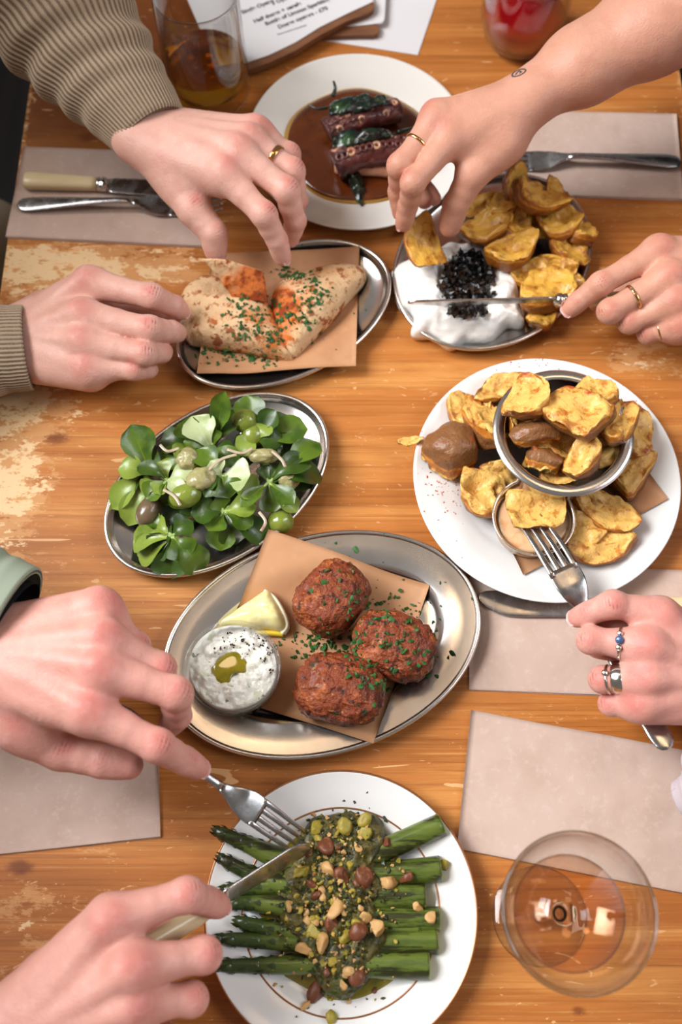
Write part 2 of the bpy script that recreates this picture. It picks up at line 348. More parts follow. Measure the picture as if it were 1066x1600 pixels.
for i, (a, b2, c2) in enumerate([('#546c1a', '#354f12', '#93a048'), ('#374f14', '#22380c', '#667a30'), ('#7f9138', '#627626', '#adb966'), ('#adb888', '#919f64', '#cad0a6')]):
    MT['leafs'].append(mat('salad_leaf_%s' % 'abcd'[i], a, 0.36, sss=.04, ssss=.002, sssr=(.5, 1, .2), coat=.10, layers=[dict(c=b2, s=50, lo=.45, hi=.7), dict(c=c2, attr='vein', lo=.4, hi=1.0, mul=.8)], bump=(160, .3, .001)))
MT['stem'] = mat('leaf_stem', '#a3b86a', 0.4, sss=.15)
MT['olive'] = mat('green_olive', '#7d8a35', 0.22, sss=.2, ssss=.004, coat=.4, layers=[dict(c='#5f6d22', s=45, lo=.45, hi=.7), dict(c='#a0a858', s=70, lo=.6, hi=.75)])
MT['olivebrown'] = mat('brown_olive', '#6d5a44', 0.25, sss=.1, coat=.4, layers=[dict(c='#4d3d2b', s=45, lo=.45, hi=.7)])
MT['caper'] = mat('marinated_artichoke', '#9c9464', 0.3, sss=.25, ssss=.004, coat=.3, layers=[dict(c='#b59a80', s=80, lo=.5, hi=.7), dict(c='#6f7a35', s=40, lo=.5, hi=.7)], bump=(120, .6, .003))
MT['onion'] = mat('pickled_shallot', '#b6a48c', 0.3, sss=.3, ssss=.003, coat=.3, layers=[dict(c='#96706a', s=60, lo=.5, hi=.7)])
MT['spear'] = mat('charred_asparagus', '#62702c', 0.34, sss=.1, ssss=.003, coat=.25, layers=[dict(c='#4a5a20', s=30, st=(1, 6, 1), lo=.45, hi=.7), dict(c='#2c3a16', attr='tip', s=60, amt=.4, lo=.1, hi=.7, mul=.95), dict(c='#241d0e', s=42, st=(.45, 4, 1), d=8, rgh=.65, lo=.51, hi=.60, mul=.85)], bump=(200, .3, .001))
MT['cutend'] = mat('asparagus_cut_end', '#9fae5c', 0.5, layers=[dict(c='#6f7f35', s=200, lo=.5, hi=.6)])
MT['pesto'] = mat('herb_dressing', '#574d1c', 0.42, coat=.12, layers=[dict(c='#322f10', s=110, d=6, lo=.45, hi=.6), dict(c='#7d6f2a', s=150, d=5, lo=.6, hi=.7), dict(c='#46501c', s=60, lo=.55, hi=.7, mul=.6)], bump=(150, .9, .004), bump2=(380, .5, .0015))
MT['oil2'] = mat('green_oil', '#8d7c1c', 0.06, coat=.8, layers=[dict(c='#6b6414', s=40, lo=.4, hi=.7)])
MT['nuts'] = [mat('chopped_nut_pale', '#c49a62', .5, sss=.1, layers=[dict(c='#b98548', s=90, lo=.45, hi=.65)]), mat('chopped_nut_brown', '#6b3b24', .45, layers=[dict(c='#8f5a38', s=110, lo=.5, hi=.6)]), mat('chopped_nut_green', '#a08b32', .45, layers=[dict(c='#7c7a2a', s=90, lo=.45, hi=.6), dict(c='#c99d4d', s=60, lo=.55, hi=.65)])]
MT['sauce'] = mat('mole_sauce', '#5c2a0d', 0.22, coat=.35, layers=[dict(c='#6f3712', s=30, lo=.45, hi=.7), dict(c='#43200b', s=90, d=6, lo=.55, hi=.7, mul=.6)], bump=(170, .15, .0015))
MT['saucerim'] = mat('amber_oil', '#b98a3e', 0.15, coat=.5)
MT['octopus'] = mat('charred_octopus', '#5a2a26', 0.36, coat=.3, layers=[dict(c='#2e1414', s=60, d=6, lo=.48, hi=.64), dict(c='#8f4c3a', s=100, d=5, lo=.58, hi=.7, mul=.8)], bump=(120, .7, .003))
MT['octoflesh'] = mat('octopus_flesh', '#c99a7c', 0.35, sss=.2, ssss=.004, coat=.3, layers=[dict(c='#a8684c', s=50, lo=.5, hi=.7)])
MT['charleaf'] = mat('charred_greens', '#14251a', 0.25, coat=.4, layers=[dict(c='#2c4a22', s=45, lo=.5, hi=.66), dict(c='#080b0b', s=70, lo=.5, hi=.62)], bump=(90, .7, .003))

# ------------------------------------------------------------------ setting: floor and table
XL, XR, YT, YB = -0.2945, 0.3225, 1.15, -0.75
fl = mk('floor', [[-3, -3, -.74], [3, -3, -.74], [3, 3, -.74], [-3, 3, -.74]], [[0, 1, 2, 3]], MT['floor'], kind='structure', sm=False)
table = thing('dining_table', ((XL+XR)/2, 0.2, -.74), 'worn varnished wooden dining table with bare pale patches along its edges', 'table')
nx, ny = 230, 420
xs = np.linspace(XL, XR, nx); ysl = np.concatenate([np.linspace(YB, -0.13, 30, endpoint=False), np.linspace(-0.13, 0.80, 360, endpoint=False), np.linspace(0.80, YT, 30)])
gx, gy = np.meshgrid(xs, ysl, indexing='ij'); top = np.stack([gx.ravel(), gy.ravel(), np.zeros(gx.size)], 1)
top[:, 2] = 0.0
def gauss(px, py, rx, ry):
    c = P(px, py, 0); s = PX(c); return np.exp(-((top[:, 0]-c[0])/(rx/s))**2-((top[:, 1]-c[1])/(ry/s))**2)
wear = np.zeros(len(top))
for px, py, rx, ry, k in [(40, 620, 110, 110, .62), (20, 760, 90, 130, .6), (90, 420, 190, 70, .66), (240, 420, 120, 50, .5), (10, 860, 70, 60, .3), (40, 1420, 110, 80, .3), (150, 1340, 100, 40, .2), (1010, 560, 120, 60, .36), (960, 410, 90, 60, .2),
    (900, 160, 120, 30, .18), (120, 200, 90, 50, .1), (90, 900, 100, 60, .2), (870, 1110, 90, 20, .25), (560, 590, 90, 40, .12), (850, 530, 120, 30, .2), (60, 1500, 120, 60, .28), (620, 700, 100, 120, .1)]:
    wear = np.maximum(wear, k*gauss(px, py, rx, ry))
wear = np.maximum(wear, .4*np.exp(-((top[:, 0]-XL)/.006)**2)); wear = np.maximum(wear, .4*np.exp(-((top[:, 0]-XR)/.006)**2))
dark = np.zeros(len(top))  # darker unworn varnish, with the diners' shade also painted into the wood
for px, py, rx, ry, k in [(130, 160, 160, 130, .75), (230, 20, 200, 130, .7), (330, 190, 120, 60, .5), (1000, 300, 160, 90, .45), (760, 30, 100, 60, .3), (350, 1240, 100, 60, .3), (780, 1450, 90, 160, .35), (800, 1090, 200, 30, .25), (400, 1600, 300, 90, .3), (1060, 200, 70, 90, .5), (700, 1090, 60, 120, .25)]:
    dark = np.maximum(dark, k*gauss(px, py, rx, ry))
knot = np.zeros(len(top))
for px, py, rx, ry in [(140, 214, 22, 13), (88, 684, 24, 17), (240, 441, 8, 6), (30, 1355, 26, 14), (620, 1360, 20, 12), (960, 560, 10, 6), (28, 905, 24, 12), (905, 1580, 16, 8)]:
    knot = np.maximum(knot, gauss(px, py, rx, ry))
TH = 0.03; n = len(top); nyy = len(ysl)
rim = [i*nyy for i in range(nx)]+[(nx-1)*nyy+j for j in range(1, nyy)]+[i*nyy+nyy-1 for i in range(nx-2, -1, -1)]+[j for j in range(nyy-2, 0, -1)]
low = top[rim].copy(); low[:, 2] = -TH
tf = gridfaces(nx, nyy); m_ = len(rim)
tf += [[rim[k], n+k, n+(k+1) % m_, rim[(k+1) % m_]] for k in range(m_)]; tf.append([n+k for k in range(m_)][::-1])
z_ = lambda a: np.concatenate([a, a[rim]])
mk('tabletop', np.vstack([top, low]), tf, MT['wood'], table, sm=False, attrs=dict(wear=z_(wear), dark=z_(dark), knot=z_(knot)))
def box(x0, x1, y0, y1, z0, z1):
    v = [[x, y, z] for x in (x0, x1) for y in (y0, y1) for z in (z0, z1)]
    return np.array(v), [[0, 1, 3, 2], [4, 6, 7, 5], [0, 4, 5, 1], [2, 3, 7, 6], [0, 2, 6, 4], [1, 5, 7, 3]]
for x0, x1, y0, y1 in ((XL+.05, XL+.07, YB+.06, YT-.06), (XR-.07, XR-.05, YB+.06, YT-.06)):
    mk('apron', *box(x0, x1, y0, y1, -.12, -TH), MT['wood_dark'], table, sm=False)
for x in (XL+.04, XR-.1):
    for y in (YB+.05, YT-.11): mk('leg', *box(x, x+.06, y, y+.06, -.74, -TH), MT['wood_dark'], table, sm=False)

# ------------------------------------------------------------------ plates and trays
PLATE = [(0.0, .004), (.45, .004), (.60, .0045), (.66, .0075), (.72, .010), (.86, .0125), (.97, .0155), (.992, .0165), (1.0, .0160), (.995, .0140), (.90, .010), (.74, .006), (.66, .002), (.60, 0.0), (.3, 0.0), (0, 0.0)]
def plate(px, py, rpx, name, m, label, z=0.0, prof=PLATE, dz=.016):
    c = P(px, py, z+dz); r = rpx/PX(c); c = V(c[0], c[1], z)
    t = thing(name, c, label, 'plate')
    pr = [(a*r, b) for a, b in prof]
    mk('plate_body', *lathe(c, pr, 128), m, t)
    return t, c, r
OCT, oc, orad = plate(559, 216, 173, 'serving_plate', MT['china2'], 'wide-rimmed white plate holding octopus in brown sauce')
POT, pc, prad = plate(854.5, 742, 208.5, 'serving_plate', MT['china'], 'round white plate of potatoes around a steel bowl', z=.0022)
ASP, ac, arad = plate(533, 1421, 214, 'dinner_plate', MT['china'], 'white plate with thin gilt lines under the asparagus')
def giltring(r, z, wd):
    prof = [(r-wd, z-.0003), (r-wd, z+.00025), (r+wd, z+.00025), (r+wd, z-.0003)]
    return lathe(ac, prof, 128)
mk('gilt_edge', *lathe(ac, [(arad*.985, .0163), (arad*.992, .0168), (arad*1.001, .0161), (arad*.997, .0150)], 128), MT['giltline'], ASP)
mk('gilt_line', *giltring(arad*.725, .01005, .0006), MT['giltline'], ASP)

def fit_oval(L, R, T, B, z):
    pl, pr, pt, pb = (P(*q, z) for q in (L, R, T, B))
    c = (pl+pr)/2; c[1] = ((pl[1]+pr[1])/2+(pt[1]+pb[1])/2)/2; X = (pr[0]-pl[0])/2; Y = (pt[1]-pb[1])/2
    k = ((pr[1]-pl[1])/2)*X; s2 = 2*k; c2 = X*X-Y*Y; phi = .5*math.atan2(s2, c2); D = math.hypot(s2, c2); S = X*X+Y*Y
    return c, math.sqrt((S+D)/2), math.sqrt((S-D)/2), phi
def tray(L, R, T, B, label, rimw=.022, z=0.0):
    hz = .013; c, A, Bx, phi = fit_oval(L, R, T, B, z+hz); c = V(c[0], c[1], z)
    t = thing('oval_tray', c, label, 'tray')
    body = [(.0042, .0128), (.012, .0118), (rimw, .0108), (rimw+.0015, .0100), (rimw+.006, .0055), (rimw+.008, .0035), (rimw+.0095, .0030), (rimw+.02, .0030), (1, .0030),
            (1, .0), (rimw+.02, .0), (rimw+.010, .0), (rimw+.005, .0045), (rimw, .0095), (.012, .0106), (.0042, .0115)]
    if rimw < .018:
        body = [(.0042, .0130), (.0056, .0112), (.0066, .0092), (.0075, .0084), (.016, .0066), (.024, .0048), (.032, .0032), (.04, .0030), (1, .0030), (1, 0), (.034, 0), (.022, .0030), (.012, .0050), (.0066, .0068), (.0050, .0100), (.0042, .0115)]
    mk('dish', *ovalring(c, A, Bx, phi, body), MT['steel'], t)
    lip = [(.0042+.0020*math.cos(a)-.0022, .0128+.0018*math.sin(a)) for a in np.linspace(0, 2*math.pi, 11)]
    mk('rolled_rim', *ovalring(c, A, Bx, phi, lip), MT['steel'], t)
    return t, c, A, Bx, phi
TRF = tray((253, 1037), (752, 960), (545, 830), (470, 1191), 'largest oval steel tray, holding three fried fritters on brown paper', .026)
TRS = tray((162, 810), (515, 697), (408, 612), (287, 902), 'oval steel dish filled with green leaf salad', .016)
TRB = tray((273, 541), (612, 452), (495, 366), (411, 600), 'oval steel dish holding folded flatbread on brown paper', .016)
TRP = tray((614, 438), (925, 374), (802, 268), (737, 546), 'oval steel dish of fried potatoes beside white yogurt', .012)

# ------------------------------------------------------------------ napkins, papers, menus
def napkin(corners, label, z=.0022, seed=0):
    v, f = sheet(corners, lambda x, y: x*0+z, 40, 30, .0011, .0006, 16, seed)
    c = v.mean(0); t = thing('paper_napkin', (c[0], c[1], 0), label, 'napkin', 'folded paper napkins')
    mk('top_ply', v, f, MT['napkin'], t)
    k = np.array(corners, float); cen = k.mean(0); k2 = cen+(k-cen)*.995+V(1.0, 1.5)
    mk('lower_ply', *sheet(k2.tolist(), lambda x, y: x*0+z-.0011, 20, 20, .0009, .0002, 12, seed+3), MT['napkin'], t)
    return t
napkin([(38, 232), (330, 243), (323, 387), (10, 372)], 'brown paper napkin under the cream-handled knife and fork, beside knitted sleeve', seed=1)
napkin([(735, 172), (1056, 181), (1067, 314), (735, 302)], 'brown paper napkin under a lone fork, beneath the bare forearm', seed=2)
napkin([(734, 884), (1100, 893), (1100, 1094), (733, 1078)], 'brown paper napkin partly under the round white potato plate', z=.0016, seed=3)
napkin([(736, 1110), (1095, 1178), (1085, 1399), (714, 1326)], 'large brown paper napkin behind the stemmed wine coupe', seed=4)
napkin([(-70, 1135), (247, 1145), (251, 1308), (-70, 1342)], 'brown paper napkin beneath the hand with the black watch', seed=5)

def slab(pts, z, th, m, name, parent=None, nseg=None, **kw):
    O = np.array([P(x, y, z) for x, y in pts]); O[:, 2] = z; n = len(O); lo_ = O.copy(); lo_[:, 2] -= th
    f = [list(range(n))[::-1], [n+i for i in range(n)]]+[[i, (i+1) % n, n+(i+1) % n, n+i] for i in range(n)]
    ar = sum(O[i, 0]*O[(i+1) % n, 1]-O[(i+1) % n, 0]*O[i, 1] for i in range(n))
    if ar > 0: f = [q[::-1] for q in f]
    return mk(name, np.vstack([O, lo_]), f, m, parent, sm=False, **kw)
def text(parent, s, px, py, z, size, ang, name='menu_text'):
    cu = bpy.data.curves.new(name, 'FONT'); cu.body = s; cu.size = size; cu.materials.append(MT['ink']); cu.extrude = .00005; cu.offset = size*.03
    tmp = bpy.data.objects.new(name, cu); COL.objects.link(tmp); p = P(px, py, z); b = np.array(parent.location)
    me = bpy.data.meshes.new_from_object(tmp); bpy.data.objects.remove(tmp); o = bpy.data.objects.new(name, me); COL.objects.link(o)
    o.location = Vector((p-b).tolist()); o.rotation_euler = (0, 0, ang); o.parent = parent; return o
# loose white sheet, lower menu, upper menu
slab([(470, -60), (700, -60), (682, 0), (653, 86), (524, 66), (440, 52)], .0008, .0006, MT['paper'], 'paper_sheet', label='loose white printed sheet lying flat behind the octopus plate', cat='paper')
m2 = thing('menu_board', P(520, 0), 'lower menu board with white paper, mostly covered by another menu', 'menu', 'oyster menus')
slab([(385, 60), (440, 62), (500, 57), (560, 55), (584, 55), (591, 52), (593, 44), (590, 36), (598, -60), (380, -60)], .0062, .005, MT['leather'], 'board', m2)
slab([(400, 44), (500, 43), (560, 40), (597, 36), (601, 30), (606, -60), (390, -60)], .0072, .0005, MT['paper'], 'page', m2)
m1 = thing('menu_board', P(450, 0), 'upper menu board with handwritten oyster prices on white paper', 'menu', 'oyster menus')
slab([(350, 118), (386, 110), (420, 98), (460, 80), (500, 55), (540, 34), (575, 21), (584, 14), (585, 6), (578, -5), (520, -120), (285, -30)], .0135, .006, MT['leather'], 'board', m1)
slab([(340, 108), (384, 98), (420, 86), (462, 66), (500, 42), (545, 20), (584, 2), (520, -120), (280, -30)], .0144, .0005, MT['paper'], 'page', m1)
for s, px, py, sz in (('Single Oyster', 379, 22, .0064), ('3 Oysters', 426, 8, .0064), ('Half dozen + carafe', 398, 36, .0064), ('Bottle of Limoux Sparkling', 416, 40, .0064), ('Dozen oysters - £70', 436, 45, .0064)):
    text(m1, s, px, py, .01455, sz, math.radians(28))
text(m1, 'Please let us know of any allergies', 434, 55, .01455, .0022, math.radians(24))

# ------------------------------------------------------------------ cutlery
def basis(a, b, up):
    X = unit(np.array(b)-np.array(a)); Y = unit(np.cross(up, X)); Z = np.cross(X, Y); return X, Y, Z
def loft(st, a, B, seg=14, sq=2.6):
    """stations (s, y, z, halfwidth, halfthickness) in the frame B at a"""
    X, Y, Z = B; vv = []
    for s, y, z, hw, ht in st:
        for k in range(seg):
            t = 2*math.pi*k/seg; c, d = math.cos(t), math.sin(t)
            cx = math.copysign(abs(c)**(2/sq), c); dz = math.copysign(abs(d)**(2/sq), d)
            vv.append(np.array(a)+X*s+Y*(y+hw*cx)+Z*(z+ht*dz))
    n = len(st); f = gridfaces(n, seg, wv=True); f.append([k for k in range(seg)]); f.append([(n-1)*seg+k for k in range(seg)][::-1])
    return np.array(vv), f
def zprof(u): return np.interp(u, [0, .06, .14, .24, .33, .40, .47, .60, .8, 1.0], [.008, .0045, .0015, .0005, .0018, .0062, .0088, .0078, .005, .0022])
def fork(tip, end, label, up=(0, 0, 1), flip=False, zs=1.0):
    L = np.linalg.norm(np.array(end)-np.array(tip)); k = L/.19; B = basis(tip, end, up); sg = -1 if flip else 1
    t = thing('fork', (np.array(tip)+np.array(end))/2, label, 'fork', 'table forks'); z = lambda u: sg*zs*k*zprof(u)
    for i in range(4):
        y = (-.0093+.0062*i)*k
        st = [(u*L, y*np.interp(u, [0, .2, .3], [.92, 1, 1]), z(u), k*np.interp(u, [0, .02, .1, .26], [.0007, .0013, .0019, .0023]), k*.0009) for u in np.linspace(0.001, .27, 12)]
        mk('tine', *loft(st, tip, B, 10), MT['cutlery'], t)
    st = [(u*L, 0, z(u)-sg*k*.0006*0, k*np.interp(u, [.245, .27, .31, .36, .40, .44], [.0112, .0118, .0118, .0095, .0058, .0036]), k*np.interp(u, [.24, .4, .44], [.0009, .0012, .0018])) for u in np.linspace(.245, .44, 12)]
    mk('head', *loft(st, tip, B, 24, 2.2), MT['cutlery'], t)
    st = [(u*L, 0, z(u), k*np.interp(u, [.43, .5, .65, .85, .94, .98, .995, 1], [.0036, .0032, .0042, .0072, .0080, .0066, .004, .001]), k*np.interp(u, [.43, .5, .8, 1], [.0018, .0021, .0016, .0010])) for u in np.concatenate([np.linspace(.43, .93, 16), np.linspace(.95, 1, 8)])]
    mk('handle', *loft(st, tip, B, 16, 2.2), MT['cutlery'], t)
    return t
def knife(tip, end, label, up=(0, 0, 1), bw=.0095, frac=.54, zb=0.0, hr=.0075):
    L = np.linalg.norm(np.array(end)-np.array(tip)); B = basis(tip, end, up); t = thing('table_knife', (np.array(tip)+np.array(end))/2, label, 'knife', 'table knives'); q = frac*L
    st = [(s*q, np.interp(s, [0, .2, 1], [bw*.45, 0, 0]), zb+.0012, bw*np.interp(s, [0, .02, .06, .15, .3, .95, 1], [.08, .35, .62, .88, 1, .86, .7]), .0009) for s in np.concatenate([np.linspace(0, .1, 8), np.linspace(.14, 1, 14)])]
    mk('blade', *loft(st, tip, B, 20, 5.0), MT['cutlery'], t)
    st = [(q+s, 0, zb+.002, r, r*.85) for s, r in ((-.002, .0035), (.001, .0066), (.004, .0072), (.005, .006), (.007, .0066), (.009, .0063))]
    mk('ferrule', *loft(st, tip, B, 16, 2.2), MT['silver'], t)
    st = [(q+.008+s*(L-q-.008), 0, zb+.002, hr*np.interp(s, [0, .1, .6, .92, .98, 1], [.82, .88, 1.05, 1.12, .95, .5]), hr*.78*np.interp(s, [0, .9, .98, 1], [.85, 1, .85, .4])) for s in np.concatenate([np.linspace(0, .9, 10), np.linspace(.93, 1, 6)])]
    mk('handle', *loft(st, tip, B, 18, 2.5), MT['bone'], t)
    return t
NZ = .0028
fork(P(350, 323, NZ+.001), P(28, 322, NZ+.001), 'steel fork lying on napkin below the cream-handled knife')
knife(P(322, 299, NZ), P(37, 284, NZ+.004), 'table knife with cream handle lying on napkin by the knitted sleeve')
fork(P(748, 252, NZ+.001), P(1063, 255, NZ+.001), 'steel fork lying alone on napkin beneath the bare forearm', up=(0, 0, 1))
knife(P(747, 943, NZ-.0004), P(1130, 951, NZ+.003), 'table knife with cream handle between potato plate and ringed hand', bw=.0105)
fork(P(830, 803, .040), P(1047, 1170, .052), 'steel fork held in the hand with silver rings, spearing dipped potato', flip=True)
fork(P(478, 1322, .0235), P(176, 1108, .112), 'steel fork pressed onto asparagus by the hand with the watch', flip=True)
knife(P(637, 472, .050), P(1010, 462, .050), 'knife held edge-down across the white yogurt by ringed hand', up=(0, -.95, -.32), bw=.0085, frac=.62)
knife(P(484, 1316, .030), P(190, 1500, .085), 'cream-handled knife held by the hand at the bottom, cutting asparagus', up=(-.55, -.75, .55), bw=.0085, frac=.50)

# ------------------------------------------------------------------ glasses
def drinkglass(px, py, name, label, outer, inner, liquid, lm, gm, lname):
    c = P(px, py, 0); t = thing(name, c, label, 'glass')
    mk('glass_body', *lathe(c, outer+inner[::-1], 96), gm, t)
    mk(lname, *lathe(c, liquid, 96), lm, t)
    return t
drinkglass(328, 143, 'beer_glass', 'straight beer glass one third full of amber beer', [(0, .0005), (.034, .0005), (.038, .003), (.0395, .008), (.0385, .03), (.0375, .07), (.0372, .109), (.0366, .113)], [(0, .012), (.030, .012), (.0345, .016), (.0352, .03), (.0350, .07), (.0348, .109), (.0354, .113)],
    [(0, .0125), (.0295, .0125), (.0340, .0165), (.0348, .03), (.0348, .0398), (.0352, .0405), (0, .0400)], MT['beer'], MT['glass'], 'beer')
drinkglass(811, 62, 'stemless_glass', 'stemless tumbler holding bright red drink', [(0, .0005), (.024, .0005), (.030, .003), (.036, .012), (.0405, .03), (.041, .05), (.038, .075), (.034, .1)], [(0, .005), (.024, .005), (.030, .009), (.0355, .018), (.0388, .032), (.0395, .05), (.0366, .075), (.0328, .1)],
    [(0, .0055), (.0238, .0055), (.0296, .0093), (.0352, .018), (.0384, .031), (.0386, .0325), (0, .0322)], MT['redwine'], MT['glass'], 'red_drink')
cc = P(843, 1431, 0); cg = thing('wine_coupe', cc, 'stemmed clear coupe with pale wine, beside large napkin', 'glass')
mk('foot', *lathe(cc, [(0, .0055), (.006, .0045), (.020, .0024), (.032, .0014), (.0325, .0008), (.031, .0002), (0, .0002)], 96), MT['glass'], cg)
mk('stem', *lathe(cc, [(.0055, .005), (.0036, .012), (.0031, .03), (.0031, .06), (.0040, .078), (.0075, .086)], 40), MT['glassthick'], cg)
mk('bowl', *lathe(cc, [(0, .085), (.010, .0862), (.022, .0905), (.033, .0985), (.040, .109), (.0435, .121), (.0442, .130), (.0440, .1306), (.0434, .1303), (.0427, .121), (.0391, .1095), (.0323, .0993), (.0215, .0916), (.010, .0876), (0, .0868)], 128), MT['glass'], cg)
mk('rim', *lathe(cc, [(.0438+.0009*math.cos(a), .1303+.0009*math.sin(a)) for a in np.linspace(0, 6.283, 11)], 128), MT['glassthick'], cg)
mk('wine', *lathe(cc, [(0, .0872), (.010, .088), (.0212, .092), (.031, .0985), (.0335, .1015), (0, .1012)], 96), MT['rosewine'], cg)

# ------------------------------------------------------------------ food helpers
rng = np.random.RandomState(7)
def blob(c, dims, R, seed, sub=4, low=.18, lows=1.3, hi=.05, his=4, curl=0.0, sq=1.0, notch=0.0):
    v, f = ico(sub); n = v.copy(); d = np.array(dims)
    k = 1+low*vnoise(v+seed*3.1, lows, seed, 2)+hi*vnoise(v+seed, his, seed+4, 3)
    if sq != 1.0: n = np.sign(n)*np.abs(n)**sq
    q = n*k[:, None]*d
    if notch: q[:, 2] -= notch*d[2]*np.exp(-((v[:, 0]-.2)**2+(v[:, 1]*1.4)**2)/.25)*(v[:, 2] > -.2)
    if curl: q[:, 2] += curl*(q[:, 0]/d[0])**2*d[0]
    return q@np.asarray(R).T+np.asarray(c), f, v
def potato(px, py, z, L, W, T, rz, rx=0, ry=0, seed=1, curl=.15, m='potato', label='', group=None, notch=.5, low=.3):
    R = rot(math.radians(rx), math.radians(ry), math.radians(rz)); c = P(px, py, z); k = 1.2; T = T*1.25
    v, f = ico(4); d = V(L*k/2, W*k/2, T*k/2); q = v.copy(); rs_ = np.random.RandomState(seed)
    q = q*(1+.22*vnoise(v*.6+seed*3.7, 1.1, seed, 1)+.10*vnoise(v+seed, 2.2, seed+2, 1))[:, None]
    for _ in range(4):                                       # broken flanks
        a_ = rs_.uniform(0, 6.283); n_ = unit(V(math.cos(a_), math.sin(a_), rs_.uniform(-.3, .5))); e_ = q@n_-rs_.uniform(.55, .85); q = q-np.maximum(e_, 0)[:, None]*n_*.8
    lvl = .12+.22*vnoise(v*V(1, 1, 0)+seed*2.1, 1.6, seed+5, 2)  # torn flesh face
    over = q[:, 2]-lvl; q[:, 2] = np.where(over > 0, lvl+over*.22, q[:, 2])
    face = smooth(-.05, .12, over); hol = np.exp(-((v[:, 0]-.15)**2+(v[:, 1]*1.3)**2)/.35)
    q[:, 2] -= face*hol*notch*.7
    stp = vnoise(v*V(1, 1, 0)+seed*5.3, 1.3, seed+6, 1); q[:, 2] += face*.30*smooth(-.05, .06, stp)*(notch > .1)
    q *= d; q[:, 2] += curl*(q[:, 0]/d[0])**2*d[0]+face*d[2]*.30*vnoise(v+seed, 3.6, seed+7, 3)
    q += v*(.0018*vnoise(v+seed, 2.8, seed+3, 3))[:, None]
    skin = 1-smooth(-.30, -.02, over); edge = np.exp(-(over/.14)**2)+.8*face*np.exp(-(stp/.07)**2); flesh = face
    return mk('fried_potato', q@R.T+c, f, MT[m], None, label, 'potato', group, attrs=dict(skin=skin, edge=edge, flesh=flesh))
def scatter_bits(name, pts, m, parent=None, size=(.0008, .0022), seed=0, flat=True, **kw):
    r = np.random.RandomState(seed); parts = []
    v0, f0 = ico(1)
    for p in pts:
        s = r.uniform(*size); d = V(s*r.uniform(.8, 1.35), s*r.uniform(.55, 1.1), s*(r.uniform(.15, .35) if flat else r.uniform(.5, .9)))
        v = v0*d*(1+.55*r.uniform(-1, 1, (len(v0), 1))); R = rot(*(r.uniform(-.9, .9, 2) if flat else r.uniform(-3, 3, 2)), r.uniform(0, 6.28))
        parts.append((v@R.T+p, f0))
    v, f = join(parts); return mk(name, v, f, m, parent, kind='stuff', sm=False, **kw)
def inpoly(n, regions, r):
    """regions: (px, py, sx, sy, weight) gaussian blobs in px; returns px list"""
    wts = np.array([q[4] for q in regions], float); wts /= wts.sum(); out = []
    for _ in range(n):
        q = regions[r.choice(len(regions), p=wts)]; out.append((q[0]+r.normal()*q[2], q[1]+r.normal()*q[3]))
    return out
def surf_z(objs):
    """top-surface height lookup over mesh objects (by ray cast)"""
    from mathutils.bvhtree import BVHTree
    trees = []
    for o in objs:
        for q in [o]+list(o.children):
            if q.type == 'MESH':
                off = Vector((0, 0, 0)); a = q
                while a is not None: off += a.location; a = a.parent
                trees.append(BVHTree.FromPolygons([v.co+off for v in q.data.vertices], [p.vertices[:] for p in q.data.polygons]))
    def fz(x, y, default=0.0):
        z = None
        for t in trees:
            h = t.ray_cast(Vector((x, y, .4)), Vector((0, 0, -1)))
            if h[0] is not None: z = h[0].z if z is None else max(z, h[0].z)
        return default if z is None else z
    def hit(px, py):                                       # along the line of sight of a photo pixel
        o = Vector((0, 0, H)); d = Vector((P(px, py, 0)-V(0, 0, H)).tolist()).normalized(); best = None
        for t in trees:
            h = t.ray_cast(o, d)
            if h[0] is not None and (best is None or h[3] < best[1]): best = (np.array(h[0]), h[3])
        return None if best is None else best[0]
    return fz, hit

# ------------------------------------------------------------------ fritter tray
def greaseproof(corners, zf, label, nu=30, seed=0, wav=.0006):
    v, f = sheet(corners, zf, nu, nu, .0003, wav, 18, seed, z0=.012); return mk('greaseproof_paper', v, f, MT['greaseproof'], None, label, 'paper', loc=(v[:, 0].mean(), v[:, 1].mean(), 0))
_, tc_, tA, tB, tphi = TRF
def oval_r(x, y, tr):
    _, c, A, B, ph = tr; dx, dy = x-c[0], y-c[1]; u = dx*math.cos(ph)+dy*math.sin(ph); w_ = -dx*math.sin(ph)+dy*math.cos(ph); return np.sqrt((u/A)**2+(w_/B)**2)
def oval_d(x, y, tr):
    r_ = np.maximum(oval_r(x, y, tr), 1e-3); return (1-r_)*np.hypot(x-tr[1][0], y-tr[1][1])/r_
pf = greaseproof([(420, 829), (672, 913), (583, 1163), (322, 1075)], lambda x, y: np.interp(oval_d(x, y, TRF), [-.05, 0, .022, .044, 1], [.0150, .0150, .0135, .0046, .0046]), 'brown paper square under the three fritters', seed=3)
def fritter(px, py, z, d, rz, seed, label):
    q, f, v = blob(P(px, py, z), d, rot(0, 0, math.radians(rz)), seed, 5, .10, 1.5, .10, 5, 0, .74)
    q += (v*(0.0016*vnoise(v, 14, seed, 3)-.0012*np.maximum(0, vnoise(v, 7, seed+3, 2)-.2))[:, None])
    return mk('fritter', q, f, MT['fritter'], None, label, 'fritter', 'fried fritters')
f1 = fritter(517, 934, .028, (.0285, .0232, .021), 48, 1, 'fried fritter nearest the leaf salad, behind the other two')
f2 = fritter(617, 1009, .028, (.0305, .0232, .020), -22, 2, 'fried fritter at the right, beside the bare steel rim')
f3 = fritter(531, 1076, .028, (.0315, .0245, .020), -12, 3, 'fried fritter nearest the asparagus plate, right of herbed yogurt')
fz, hit = surf_z([pf, f1, f2, f3, TRF[0]])
pts = []
